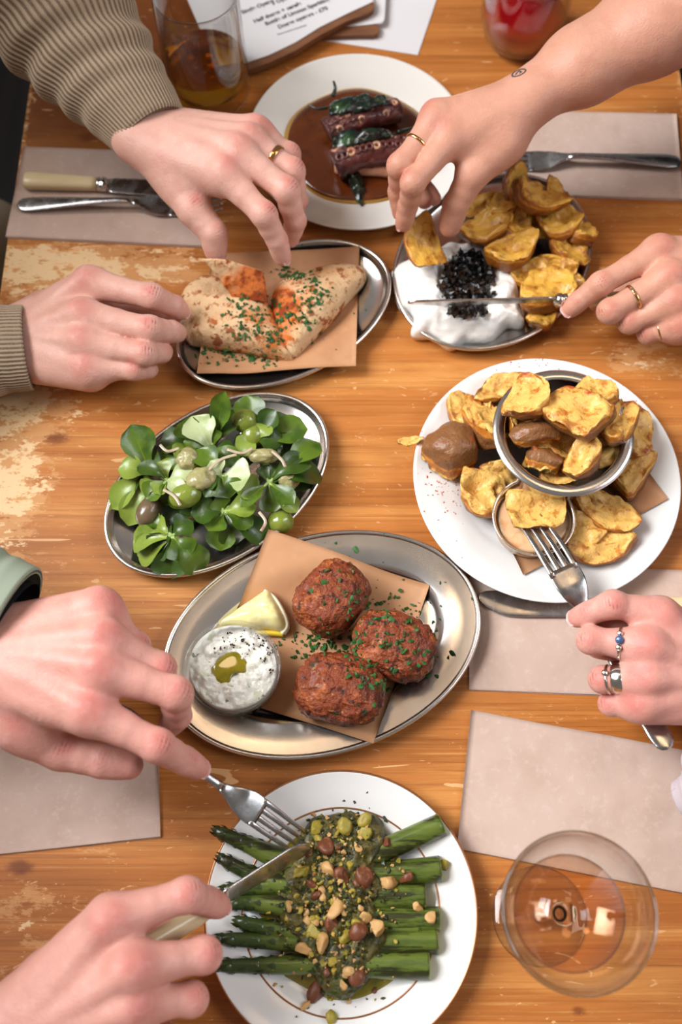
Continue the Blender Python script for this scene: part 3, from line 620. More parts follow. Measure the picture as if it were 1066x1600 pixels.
for px, py in inpoly(330, [(530, 920, 20, 30, 1), (480, 1010, 18, 12, 1.2), (535, 1000, 30, 14, 1.6), (610, 960, 30, 18, 1.5), (650, 960, 30, 25, .6), (590, 1065, 15, 18, 1.2), (600, 1030, 40, 25, .8), (660, 1040, 30, 15, .4), (600, 950, 90, 60, .4)], rng):
    h = hit(px, py)
    if h is not None: pts.append(h+V(0, 0, .0006))
scatter_bits('chopped_parsley', pts, MT['herb'], None, (.0004, .0024), 5, label='chopped green parsley scattered over the fritters', cat='herbs')
c = P(364, 1043, .040); c = V(c[0], c[1], .0035)
rk = thing('glass_ramekin', c, 'round glass pot of herbed yogurt on the fritter tray', 'bowl')
mk('glass_body', *lathe(c, [(0, 0), (.024, 0), (.028, .003), (.0315, .018), (.0335, .037), (.0343, .0385), (.0340, .0395), (.0325, .0385), (.0308, .02), (.027, .006), (0, .005)], 96), MT['glass'], rk)
v, f, tt = dome([(364+69*math.cos(a), 1043+66*math.sin(a)) for a in np.linspace(0, 6.283, 17)[:-1]], .030, .004, .6, 44, 130, .0050, 210, 4, .022)
cx, cy = P(357, 1043, .03)[:2]; dd = np.hypot((v[:, 0]-cx)/.0125, (v[:, 1]-cy)/.0125)**1.6; v[:len(tt), 2] -= np.where(v[:, 2] > .02, .0065*np.exp(-dd**2*1.2), 0)
yo = mk('herbed_yogurt', v, f, MT['tzatziki'], None, 'white herbed yogurt with an oil pool in glass pot', 'dip')
oz = .0312
mk('olive_oil', *dome([(331, 1044), (342, 1030), (358, 1020), (372, 1020), (386, 1035), (384, 1050), (366, 1052), (356, 1068), (340, 1064)], oz, .0006, .5, 6, 48, 0, base=.002)[:2], MT['oil'], None, 'small golden olive oil pool in the herbed yogurt', 'oil')
fz, hit = surf_z([yo]); pts = [h for h in (hit(x, y) for x, y in inpoly(90, [(395, 1000, 22, 12, 1), (370, 1010, 30, 10, .4), (415, 1030, 10, 14, .4)], rng)) if h is not None]
scatter_bits('ground_pepper', pts, MT['pepper'], None, (.0004, .0011), 8, flat=False, label='coarse black pepper sprinkled on the herbed yogurt', cat='pepper')
# lemon wedge
lt = thing('lemon_wedge', P(395, 965, .004), 'pale lemon wedge between glass pot and fritters', 'lemon')
v, f, tt = dome([(343, 980), (362, 962), (392, 941), (417, 926), (430, 935), (442, 955), (450, 978), (442, 990), (415, 986), (380, 988)], .006, .020, .4, 16, 72, .0012, 160, 3, .002, (415, 962))
mk('flesh', v, f, MT['lemon'], lt)
mk('pith', *tube(catmull([P(x, y, z) for x, y, z in ((415, 926, .012), (429, 936, .014), (441, 955, .014), (449, 977, .011), (443, 989, .008))], 24, False), .0021, .0045, seg=12), MT['pith'], lt)
mk('rind', *tube(catmull([P(x, y, z) for x, y, z in ((345, 983, .007), (380, 989, .008), (415, 989, .008), (443, 991, .007))], 20, False), .0022, .003, seg=12), MT['rind'], lt)

# ------------------------------------------------------------------ flatbread dish
bp = greaseproof([(332, 400), (562, 388), (556, 575), (308, 587)], lambda x, y: np.interp(oval_d(x, y, TRB), [-.05, 0, .014, .034, 1], [.0155, .0150, .0135, .0046, .0046]), 'brown paper square under the folded flatbread', seed=9, wav=.001)
def bread(outline, z0, h, seed, label, spice, center=None, prof=.45):
    v, f, tt = dome(outline, z0, h, prof, 26, 110, .003, 45, seed, .004, center)
    s = np.zeros(len(v))
    for px, py, r, k in spice:
        c = P(px, py, z0+h*.6); s = np.maximum(s, k*np.exp(-np.sum((v-c)**2, 1)/(r/PX(c))**2))
    return mk('flatbread', v, f, MT['bread'], None, label, 'flatbread', 'torn flatbread pieces', attrs=dict(spice=s))
sp = [(350, 500, 45, .62), (520, 450, 40, .5), (440, 480, 60, 1.0), (470, 460, 45, .8), (400, 500, 50, .7), (310, 480, 25, .5), (430, 530, 40, .7)]
br = [bread([(424, 470), (436, 446), (470, 430), (510, 418), (548, 415), (571, 422), (570, 440), (545, 470), (515, 506), (480, 540), (458, 562), (440, 556), (428, 520)], .011, .017, 2, 'folded flatbread lobe at the right of the dish, dusted orange', sp),
      bread([(286, 480), (300, 468), (340, 463), (385, 466), (415, 474), (432, 500), (446, 540), (456, 563), (420, 556), (370, 546), (320, 541), (294, 534), (286, 508)], .012, .021, 5, 'folded flatbread half held at its left edge by fingers', sp),
      bread([(280, 486), (288, 456), (306, 440), (330, 432), (356, 445), (378, 470), (340, 490), (300, 500)], .012, .012, 8, 'pale flatbread pocket behind the folded left half', [(300, 455, 15, .6)])]
# raised torn flap pinched by finger and thumb
A_, B_, C_, D_ = P(318, 404, .058), P(412, 424, .040), P(418, 474, .026), P(372, 478, .024); vv = []; nu = 24
for i in range(nu):
    for j in range(nu):
        u, w_ = i/(nu-1), j/(nu-1); p = (A_*(1-u)+B_*u)*(1-w_)+(D_*(1-u)+C_*u)*w_; p = p+V(0, 0, .004*math.sin(u*3.14)); vv.append(p)
vv = np.array(vv); vv[:, 2] += .002*vnoise(vv, 60, 3, 2); vv[:, :2] += .0015*vnoise(vv, 80, 6, 2)[:, None]; nrm = unit(np.cross(B_-A_, A_-D_)); nrm = nrm if nrm[2] > 0 else -nrm; v2 = vv-nrm*.0035; n_ = nu*nu
ff = gridfaces(nu, nu, flip=True)+gridfaces(nu, nu, off=n_)
per = [i*nu for i in range(nu)]+[(nu-1)*nu+j for j in range(1, nu)]+[i*nu+nu-1 for i in range(nu-2, -1, -1)]+[j for j in range(nu-2, 0, -1)]
ff += [[per[k], per[(k+1) % len(per)], per[(k+1) % len(per)]+n_, per[k]+n_] for k in range(len(per))]
s = .45+.5*smooth(0, .05, np.linalg.norm(vv-A_, axis=1)); bl = mk('flatbread', np.vstack([vv, v2]), ff, MT['bread'], None, 'raised torn flatbread flap pinched between finger and thumb', 'flatbread', 'torn flatbread pieces', attrs=dict(spice=np.concatenate([s, s*.0])))
fz, hit = surf_z(br+[bl, bp, TRB[0]]); pts = []
for px, py in inpoly(470, [(460, 430, 16, 6, 1.2), (375, 490, 14, 14, 1.2), (430, 510, 18, 22, 1.6), (490, 460, 14, 10, 1.6), (465, 490, 14, 14, 1.2), (400, 560, 28, 6, 1.2), (350, 555, 22, 5, .8), (390, 520, 20, 16, 1), (450, 480, 60, 40, .6)], rng):
    h = hit(px, py)
    if h is not None: pts.append(h+V(0, 0, .0006))
scatter_bits('chopped_parsley', pts, MT['herb'], None, (.0005, .0022), 11, label='chopped green parsley scattered over the flatbread', cat='herbs')

# ------------------------------------------------------------------ yogurt and potato dish
v, f, tt = dome([(616, 432), (640, 410), (668, 402), (700, 382), (725, 380), (750, 390), (790, 412), (808, 440), (812, 470), (820, 496), (818, 514), (790, 514), (770, 530), (735, 538), (700, 540), (668, 530), (645, 524), (640, 500), (622, 480)], .008, .021, .42, 44, 150, .0075, 62, 2, .004, None, True, .10)
cx, cy = P(733, 452, .014)[:2]; dd = np.hypot((v[:, 0]-cx)/.0245, (v[:, 1]-cy)/.031); k = v[:, 2] > .009
v[:len(tt), 2] += .0045*(1-tt**4)*(.6-np.abs(vnoise(v[:len(tt)]+V(3, 1, 0), 75, 8, 2))*1.7)
k = v[:, 2] > .009
v[k, 2] = np.maximum(.0085, v[k, 2]*(1-.65*np.exp(-dd[k]**4)))
yg = mk('whipped_yogurt', v, f, MT['yogurt'], None, 'thick swirl of white yogurt ringed around black relish', 'yogurt')
fz, hit = surf_z([yg])
pts = []
for px, py in inpoly(560, [(730, 440, 24, 28, 1), (735, 475, 24, 16, .7), (705, 440, 12, 16, .4), (738, 415, 14, 12, .3)], rng):
    if ((px-730)/46)**2+((py-452)/54)**2 < 1:
        h = hit(px, py)
        if h is not None: pts.append(h+V(0, 0, rng.uniform(.001, .0085)))
scatter_bits('black_relish', pts, MT['tapenade'], None, (.0012, .0044), 12, flat=False, label='glossy black chopped relish in the centre of white yogurt', cat='relish')
mk('olive_oil', *dome([(708, 492), (735, 496), (762, 482), (772, 488), (758, 504), (732, 511)], .0135, .0012, .5, 6, 40, base=.003)[:2], MT['oil'], None, 'yellow oil seeping below the black relish', 'oil')
g = 'fried potatoes beside the yogurt'
for a in [(840, 308, .040, .044, .034, .018, -25, -25, 0, 3, .35, 'crescent potato wedge on top of the pile beside yogurt'),
          (806, 290, .034, .034, .024, .008, 60, 60, 0, 4, .2, 'dark upright potato skin behind the crescent wedge'),
          (765, 352, .030, .046, .030, .020, 35, -10, 10, 5, .1, 'crumpled golden potato next to thumb of the reaching hand'),
          (800, 393, .030, .046, .022, .016, 28, -15, 0, 6, .25, 'folded pale potato crescent leaning on the yogurt'),
          (872, 345, .028, .040, .030, .020, 20, -10, 0, 7, .1, 'wrinkled golden potato at the right of the pile'),
          (892, 392, .018, .034, .030, .016, 70, 20, 10, 8, .1, 'brown-skinned potato against the right steel rim'),
          (853, 449, .024, .050, .040, .020, 15, -12, 0, 9, .15, 'largest golden potato under the held knife blade'),
          (866, 296, .034, .018, .024, .004, 20, 30, 30, 10, .1, 'flat square potato crisp at the back of the pile'),
          (842, 345, .020, .036, .026, .014, 0, 30, 0, 12, .1, 'dark potato in the middle of the pile'),
          (846, 490, .015, .030, .020, .012, 60, -10, 0, 14, .1, 'small potato below the knife at the rim'),
          (868, 418, .016, .032, .024, .014, -20, 25, 0, 15, .2, 'brown curled potato behind the largest one'),
          (806, 350, .026, .034, .026, .016, 40, -5, 10, 61, .2, 'golden potato between the crescent wedge and folded one'),
          (908, 362, .022, .032, .026, .014, 80, 10, 20, 62, .15, 'potato pressed to the steel rim at far right'),
          (818, 428, .016, .032, .022, .014, 10, 0, 0, 63, .15, 'potato sunk between yogurt and largest potato'),
          (786, 318, .026, .036, .024, .014, 20, -20, 0, 64, .25, 'curled potato behind the crumpled one by thumb'),
          (888, 442, .014, .032, .024, .014, -40, 0, 10, 65, .1, 'potato by the held knife ferrule at the rim'),
          (760, 322, .020, .034, .022, .012, 30, 20, 0, 16, .2, 'half-hidden potato under the reaching thumb')]:
    potato(*a[:10], curl=a[10], label=a[11], group=g)
potato(666, 386, .040, .046, .034, .010, -80, -22, 12, 21, .25, label='potato crisp held in fingertips above the yogurt', group=g)

# ------------------------------------------------------------------ white plate with bowl, ramekin and potatoes
pz = .0065
mk('greaseproof_paper', *sheet([(760, 770), (985, 700), (1040, 785), (816, 902)], lambda x, y: np.interp(np.hypot(x-pc[0], y-pc[1])/prad, [0, .58, .72, .86, .97, 1.2], [.0085, .0085, .0142, .0165, .0195, .022]), 24, 24, .0003, .0005, 18, 4, z0=.01), MT['greaseproof'], None, 'brown paper under the potatoes on round white plate', 'paper')
c = P(880, 675, .055); c = V(c[0], c[1], pz+.003); r = 105/PX(P(880, 675, .055))
sb = thing('steel_bowl', c, 'deep steel bowl heaped with paprika potatoes', 'bowl')
mk('bowl_body', *lathe(c, [(0, .0), (r*.72, 0), (r*.8, .002), (r*.90, .02), (r*.985, .044), (r*.99, .0455), (r*.93, .0455), (r*.92, .044), (r*.85, .02), (r*.74, .004), (0, .003)], 96), MT['steel'], sb)
mk('rolled_rim', *lathe(c, [(r*.955+.0036*math.cos(a)*1.3, .046+.0016*math.sin(a)) for a in np.linspace(0, 6.283, 11)], 96), MT['steel'], sb)
c2 = P(834, 808, .034); c2 = V(c2[0], c2[1], pz+.002); r2 = 65/PX(P(834, 808, .034))
sr = thing('steel_ramekin', c2, 'small steel sauce pot holding dip and a potato', 'bowl')
mk('pot_body', *lathe(c2, [(0, 0), (r2*.7, 0), (r2*.78, .002), (r2*.92, .022), (r2*.99, .0255), (r2*1.0, .0265), (r2*.985, .0275), (r2*.93, .0255), (r2*.86, .02), (r2*.72, .004), (0, .003)], 80), MT['steel'], sr)
mk('creamy_dip', *dome([(834+57*math.cos(a), 811+52*math.sin(a)) for a in np.linspace(0, 6.283, 13)[:-1]], .028, .002, .5, 16, 60, .001, 90, 3, .012)[:2], MT['dip'], None, 'pale orange dip in the small steel pot', 'dip')
g = 'paprika potatoes on the white plate'
for a in [(826, 622, .074, .044, .030, .018, 55, -25, 0, 31, .15, 'pale potato wedge topping the steel bowl at its back rim'),
          (905, 647, .076, .048, .040, .018, 10, -20, 0, 32, .1, 'largest paprika-dusted potato on top of the steel bowl'),
          (838, 678, .060, .038, .022, .016, 10, 150, 0, 33, .1, 'brown skin-side potato inside the bowl'),
          (850, 722, .050, .032, .020, .016, -15, 130, 0, 34, .1, 'small dark potato at the front inside the bowl'),
          (905, 722, .060, .032, .024, .014, 60, -20, 0, 35, .3, 'curled potato hanging over the bowl front rim'),
          (968, 660, .060, .042, .022, .018, 65, -15, 20, 36, .1, 'orange potato leaning at right inside the bowl'),
          (938, 615, .066, .034, .026, .014, 30, -20, 20, 37, .2, 'potato with dark skin at the back of the bowl'),
          (880, 690, .045, .05, .04, .02, 10, 0, 20, 38, .1, 'potato deep in the middle of the bowl'),
          (815, 655, .048, .036, .026, .016, 70, 20, 0, 53, .1, 'potato wedged against the bowl wall at its left'),
          (945, 695, .046, .038, .028, .018, 40, 10, 0, 54, .1, 'potato low at the right inside the bowl'),
          (880, 735, .040, .034, .026, .016, -10, 0, 0, 55, .1, 'potato at the bottom front inside the bowl'),
          (732, 640, .020, .034, .030, .014, 20, -10, 0, 39, .1, 'yellow potato slice at the upper left of white plate'),
          (762, 664, .030, .054, .030, .022, 105, 15, 30, 40, .1, 'long potato wedge leaning against the steel bowl'),
          (706, 703, .024, .044, .038, .026, 20, 170, 10, 41, .1, 'brown crinkled potato skin at left of white plate'),
          (750, 768, .022, .040, .032, .020, -50, -5, 0, 42, .05, 'pale potato chunk left of the small steel pot'),
          (788, 742, .020, .034, .020, .016, -20, 20, 0, 43, .1, 'small potato between steel bowl and sauce pot'),
          (783, 606, .022, .040, .022, .014, 20, 0, 0, 44, .1, 'potato slice peeking out behind the steel bowl'),
          (992, 672, .026, .036, .042, .016, -10, 0, 30, 45, .1, 'potato half leaning on right side of steel bowl'),
          (985, 738, .020, .044, .030, .016, 50, 0, 0, 46, .1, 'orange paprika potato below right of the steel bowl'),
          (945, 793, .022, .046, .030, .018, -25, -8, 0, 47, .1, 'oval golden potato right of the sauce pot'),
          (905, 790, .018, .040, .028, .016, -55, 0, 0, 48, .1, 'pale potato tucked behind the sauce pot'),
          (938, 850, .018, .056, .030, .014, 8, -5, 0, 49, .1, 'long flat potato nearest the rim at lower right'),
          (905, 825, .018, .036, .026, .016, -35, 0, 0, 50, .1, 'golden potato touching the sauce pot on the right'),
          (640, 690, .020, .018, .006, .003, 10, 0, 0, 52, .3, 'thin dark potato crisp overhanging the plate edge')]:
    potato(*a[:10], curl=a[10], label=a[11], group=g, m='potatop')
potato(832, 800, .033, .042, .031, .014, 15, -8, 0, 51, .1, m='potatop', label='potato wedge dipped in the sauce pot and speared by fork', group=g)
fz, hit = surf_z([POT]); pts = [h for h in (hit(x, y) for x, y in inpoly(190, [(690, 755, 22, 14, 1), (665, 690, 14, 14, .6), (860, 565, 60, 8, .5), (990, 600, 25, 20, .3), (720, 790, 30, 30, .5)], rng)) if h is not None]
scatter_bits('paprika', pts, MT['paprika'], None, (.0003, .0009), 15, label='red paprika dust on the white plate rim', cat='spice')

# ------------------------------------------------------------------ salad
def leaf(base, tip, w, tone, parent, cup=.35, bend=.15, roll=0.0):
    base, tip = np.array(base), np.array(tip); L = np.linalg.norm(tip-base); X = unit(tip-base); S = unit(np.cross(V(0, 0, 1)+X*.01, X)); Z = np.cross(X, S)
    S, Z = S*math.cos(roll)+Z*math.sin(roll), Z*math.cos(roll)-S*math.sin(roll)
    w = w*1.08; bend += .12*math.sin(base[0]*900+tip[1]*700); roll += .5*math.sin(tip[0]*1300+base[1]*500); nu, nv = 12, 9; vv = []; ve = []
    for i in range(nu):
        u = i/(nu-1); hw = w/2*np.interp(u, [0, .15, .35, .55, .72, .86, .95, 1], [.12, .16, .42, .85, 1.0, .86, .5, .06])
        for j in range(nv):
            t = -1+2*j/(nv-1); vv.append(base+X*u*L+S*t*hw+Z*(cup*hw*t*t+bend*L*math.sin(u*math.pi)-bend*.6*L*u*u)); ve.append(max(0, 1-abs(t)*5)*(1-u*.7)+(.5 if u < .2 else 0))
    vv = np.array(vv); vv += .0008*np.stack([vnoise(vv, 160, k) for k in range(3)], 1)
    return mk('leaf', vv, gridfaces(nu, nv), MT['leafs'][tone], parent, attrs=dict(vein=ve))
def sprig(px, py, z, leaves, label):
    c = P(px, py, z); t = thing('lettuce_sprig', c, label, 'salad leaf', 'lamb\'s lettuce sprigs in the oval dish')
    r_ = np.random.RandomState(int(px*7+py)); leaves = list(leaves)
    for _ in range(4): leaves.append((px+r_.uniform(-52, 52), py+r_.uniform(-42, 42), max(.008, z+r_.uniform(-.008, .012)), r_.uniform(.013, .021), int(r_.choice([0, 0, 1, 1, 2]))))
    for (lx, ly, lz, w_, tone, *ex) in leaves:
        tip = P(lx, ly, lz); L = np.linalg.norm(tip-c)
        b = c+(tip-c)*max(0, (L-.045)/L) if L > .045 else c
        leaf(b, tip, w_, tone, t, *(ex if ex else ()))
        mk('stem', *tube(np.array([c+V(0, 0, -.002), (c+b)/2+V(0, 0, .002), b+(tip-b)*.25]), [.0016, .0013, .0009], seg=8), MT['stem'], t)
    return t
S_ = [
 (262, 752, .030, [(222, 775, .024, .020, 2), (245, 722, .034, .022, 2), (300, 735, .040, .016, 3), (240, 770, .034, .014, 2), (288, 770, .042, .013, 3), (215, 700, .02, .02, 1), (255, 790, .022, .022, 0)], 'pale young lettuce sprig at the left of the salad, small rounded leaves'),
 (270, 838, .024, [(265, 905, .012, .026, 1), (318, 893, .012, .024, 0), (292, 872, .024, .024, 0), (205, 848, .012, .022, 2), (215, 870, .008, .026, 2), (240, 865, .016, .024, 1), (300, 815, .03, .02, 1)], 'dark lettuce sprig hanging over the front rim of the dish'),
 (236, 742, .018, [(206, 664, .040, .026, 0), (192, 755, .018, .026, 1), (172, 792, .016, .020, 2), (198, 820, .014, .020, 2), (222, 735, .026, .022, 2)], 'lettuce sprig with a large upright leaf at the left back'),
 (330, 705, .026, [(352, 612, .056, .017, 0, .5, .05), (300, 650, .040, .026, 3), (275, 660, .030, .020, 1), (318, 672, .040, .024, 0), (370, 640, .03, .022, 1), (345, 655, .03, .02, 1)], 'lettuce sprig with the tall narrow leaf standing at the back'),
 (400, 690, .022, [(430, 640, .040, .018, 1), (385, 618, .030, .024, 0), (412, 655, .034, .022, 2), (460, 655, .020, .02, 1), (480, 668, .030, .024, 0), (440, 690, .03, .02, 1)], 'lettuce sprig at the right back of the salad'),
 (345, 745, .034, [(390, 742, .042, .026, 3, .15, .05), (330, 720, .044, .016, 3), (310, 700, .042, .02, 0), (360, 775, .034, .024, 0), (405, 770, .03, .020, 2)], 'lettuce sprig with one big pale round leaf, middle of the salad'),
 (420, 755, .026, [(470, 730, .026, .022, 1), (500, 690, .026, .020, 0), (505, 740, .02, .022, 1), (465, 800, .018, .014, 2), (485, 715, .03, .02, 1), (430, 800, .02, .02, 0)], 'dark lettuce sprig at the right side of the dish'),
 (350, 800, .022, [(395, 820, .024, .018, 0), (325, 828, .030, .022, 0), (300, 800, .03, .024, 1), (370, 850, .012, .022, 1), (345, 860, .014, .022, 0), (400, 790, .03, .02, 2), (420, 845, .012, .02, 1)], 'lettuce sprig at the front right of the salad'),
 (300, 700, .016, [(250, 690, .022, .022, 1), (280, 720, .026, .02, 2), (255, 730, .02, .02, 0), (330, 745, .022, .022, 1)], 'half-buried lettuce sprig beneath the left back leaves'),
 (440, 720, .014, [(490, 760, .012, .024, 1), (410, 735, .024, .022, 1), (470, 690, .02, .022, 1), (455, 770, .014, .022, 0), (400, 710, .02, .02, 0)], 'half-buried lettuce sprig beneath the right side leaves'),
 (320, 770, .012, [(280, 800, .016, .024, 1), (345, 815, .014, .024, 1), (300, 760, .02, .022, 1), (375, 790, .016, .024, 1), (255, 820, .01, .022, 1)], 'half-buried dark lettuce sprig under the front leaves')]
for a in S_: sprig(*a)
for px, py, z, d, m, lb in [(438, 815, .012, (.0105, .0095, .0095), 'olive', 'green olive at front right edge of the salad'), (395, 680, .024, (.0105, .0105, .010), 'olive', 'green olive at the back of the salad below upright leaf'), (382, 658, .03, (.0100, .010, .010), 'olive', 'green olive under the rearmost salad leaves'), (290, 775, .036, (.0125, .0095, .0095), 'olive', 'green olive among pale leaves at left of the salad'), (233, 798, .02, (.009, .014, .009), 'olivebrown', 'brown olive at the left edge of the salad'), (314, 750, .040, (.0115, .0095, .009), 'caper', 'cut artichoke heart in the middle of the salad'), (295, 718, .038, (.009, .0095, .009), 'caper', 'small artichoke piece left of the pale round leaf'), (410, 712, .038, (.0125, .006, .006), 'caper', 'long artichoke piece at right of the salad'), (452, 750, .026, (.0085, .009, .008), 'caper', 'artichoke piece at the right edge of the salad')]:
    q, f, v = blob(P(px, py, z), d, rot(0, 0, rng.uniform(-.6, .6)), int(px), 4, .07 if m != 'caper' else .25, 1.4, .01 if m != 'caper' else .12, 5)
    mk('olive' if m.startswith('olive') else 'artichoke_heart', q, f, MT[m], None, lb, 'olive' if m.startswith('olive') else 'artichoke', 'olives and artichokes in the salad')
for pts_, lb in [([(325, 735), (345, 718), (370, 710)], 'thin curved shallot sliver on the middle leaves'), ([(250, 695), (262, 705), (280, 700)], 'shallot sliver at the left back of the salad'), ([(255, 765), (272, 775), (282, 790)], 'shallot sliver beside the left olive'), ([(355, 702), (378, 708), (395, 700)], 'shallot sliver next to the long artichoke piece'), ([(425, 705), (440, 718), (446, 730)], 'shallot sliver at the right of the salad'), ([(405, 800), (415, 815), (408, 830)], 'shallot sliver beside the front olive')]:
    path = catmull([P(x, y, .045) for x, y in pts_], 10, False); mk('shallot_sliver', *tube(path, .0012, .0004, seg=8), MT['onion'], None, lb, 'shallot', 'shallot slivers in the salad')

# ------------------------------------------------------------------ asparagus plate
az = .006
v, f, tt = dome([(440, 1300), (480, 1275), (545, 1258), (610, 1275), (628, 1310), (618, 1360), (622, 1420), (618, 1480), (640, 1520), (590, 1548), (545, 1570), (500, 1555), (450, 1528), (430, 1515), (440, 1470), (400, 1420), (400, 1360)], .0048, .001, .5, 10, 96, base=.001)
mk('herb_oil', v, f, MT['oil2'], None, 'yellow-green oil pooled under the asparagus', 'oil')
spears = []
def spear(pts_, r0, r1, label, seed):
    path = catmull([P(x, y, z) for x, y, z in pts_], 46, False); s = np.linspace(0, 1, 46)
    rr = np.interp(s, [0, .02, .08, .2, .45, 1], [.0008, .002, .0044, .0050, r0, r1]); t = thing('asparagus_spear', path[20]*V(1, 1, 0)+V(0, 0, az), label, 'asparagus', 'charred asparagus spears')
    mk('stalk', *tube(path, rr, seg=18, rfun=lambda u, a: 1+.04*math.sin(3*a+u*9)), MT['spear'], t, attrs=dict(tip=np.concatenate([np.repeat(smooth(.45, .0, s), 18), [1, 0]])))
    T = frame(path); k = 0
    for i in np.linspace(1, 24, 15 if True else 0):
        i = int(i); p = path[i]; U = unit(np.cross(np.cross(T[i], V(0, 0, 1)), T[i])); Sd = np.cross(T[i], U)
        for a in ((k*1.2) % 6.28, (k*1.2+2.1) % 6.28, (k*1.2+4.2) % 6.28):
            if i > 12 and a != (k*1.2) % 6.28: continue
            dr = U*math.cos(a)+Sd*math.sin(a); sz = .0062 if i < 10 else .0075; w_ = np.cross(dr, T[i])
            b = p+dr*rr[i]*.9; q = [b+T[i]*sz*.35-w_*.002, b+T[i]*sz*.5+dr*.0002, b+T[i]*sz*.35+w_*.002, b-T[i]*sz*.05+w_*.0018+dr*.0009, b-T[i]*sz*.6+dr*.0006, b-T[i]*sz*.05-w_*.0018+dr*.0009, b+dr*.0016]
            bracts.append((q, [[0, 1, 6], [1, 2, 6], [2, 3, 6], [3, 4, 6], [4, 5, 6], [5, 0, 6]]))
        k += 1
    bv, bf = join(bracts); mk('bracts', bv, bf, MT['spear'], t, attrs=dict(tip=np.ones(len(bv)))); bracts.clear()
    e = path[-1]; X = T[-1]; mk('cut_end', *tube(np.array([e-X*.0004, e+X*.0006]), [rr[-1]*.97, rr[-1]*.9], seg=18), MT['cutend'], t)
    spears.append(t)
bracts = []
spear([(333, 1296, .022), (385, 1318, .018), (450, 1345, .012), (560, 1366, .012), (688, 1357, .014)], .0078, .0088, 'asparagus spear with its tip under the fork tines', 1)
spear([(339, 1338, .019), (400, 1368, .014), (470, 1388, .012), (560, 1400, .012), (664, 1400, .013)], .0082, .0092, 'asparagus spear second from the fork', 2)
spear([(344, 1391, .018), (400, 1386, .014), (480, 1370, .012), (580, 1335, .014), (690, 1288, .016)], .0072, .0080, 'asparagus spear with its cut end angled up behind the others', 3)
spear([(352, 1412, .018), (400, 1410, .014), (480, 1420, .012), (580, 1436, .012), (686, 1436, .013)], .0088, .0082, 'thick green asparagus spear just below the knife blade', 4)
spear([(366, 1438, .017), (420, 1450, .013), (500, 1460, .012), (580, 1450, .012), (655, 1448, .012)], .0068, .0066, 'short dark-tipped asparagus spear in the middle of the plate', 5)
spear([(337, 1466, .017), (420, 1470, .013), (520, 1474, .012), (600, 1474, .012), (683, 1470, .013)], .0068, .0084, 'asparagus spear second from the front of the plate', 6)
spear([(331, 1509, .017), (420, 1508, .013), (520, 1506, .012), (600, 1508, .012), (670, 1508, .013)], .0074, .0094, 'frontmost asparagus spear, nearest the plate edge', 7)
v, f, tt = dome([(470, 1300), (500, 1278), (545, 1268), (590, 1280), (604, 1310), (590, 1345), (604, 1385), (590, 1420), (606, 1460), (600, 1500), (570, 1540), (535, 1562), (505, 1545), (485, 1510), (462, 1470), (440, 1440), (432, 1400), (450, 1350)], .009, .0165, .3, 36, 140, .007, 130, 5, .003, None, True, .08)
ps = mk('herb_dressing', v, f, MT['pesto'], None, 'dark green herb dressing heaped across the asparagus', 'dressing')
fz, hit = surf_z([ps]+spears+[ASP])
pts = [h for h in (hit(x, y) for x, y in inpoly(800, [(530, 1310, 34, 24, 1), (500, 1390, 34, 34, 1.4), (545, 1420, 34, 44, 1.4), (530, 1500, 36, 34, 1), (440, 1450, 18, 30, .25), (600, 1390, 16, 30, .2)], rng)) if h is not None]
scatter_bits('chopped_herbs', pts[:480], MT['herb2'], None, (.0006, .0022), 21, flat=False, label='dark chopped herbs flecking the dressing over the asparagus', cat='herbs')
scatter_bits('nut_crumbs', pts[480:640], MT['nuts'][2], None, (.0006, .0022), 22, flat=False, label='fine golden nut crumbs sprinkled through the dressing', cat='nut crumbs')
scatter_bits('nut_crumbs', pts[640:], MT['nuts'][0], None, (.0006, .0020), 23, flat=False, label='fine pale nut crumbs sprinkled through the dressing', cat='nut crumbs')
g = 'chopped nuts on the asparagus'
def nut(px, py, r, kind, label, seed, el=1.3):
    h = hit(px, py)
    if h is None: return
    v, f = ico(3); q = v.copy(); rs_ = np.random.RandomState(seed)
    for _ in range(6 if kind != 1 else 3):
        n_ = unit(rs_.normal(size=3)); dd_ = rs_.uniform(.35, .8); e_ = q@n_-dd_; q = q-np.maximum(e_, 0)[:, None]*n_*.92
    q = q*V(r*el, r, r*.75)*1.05+v*(.12*r*vnoise(v+seed, 3, seed, 2))[:, None]
    q = q@rot(rng.uniform(-.5, .5), rng.uniform(-.5, .5), rng.uniform(0, 3.1)).T+h+V(0, 0, r*.3)
    mk('nut_piece', q, f, MT['nuts'][kind], None, label, 'nut', g)
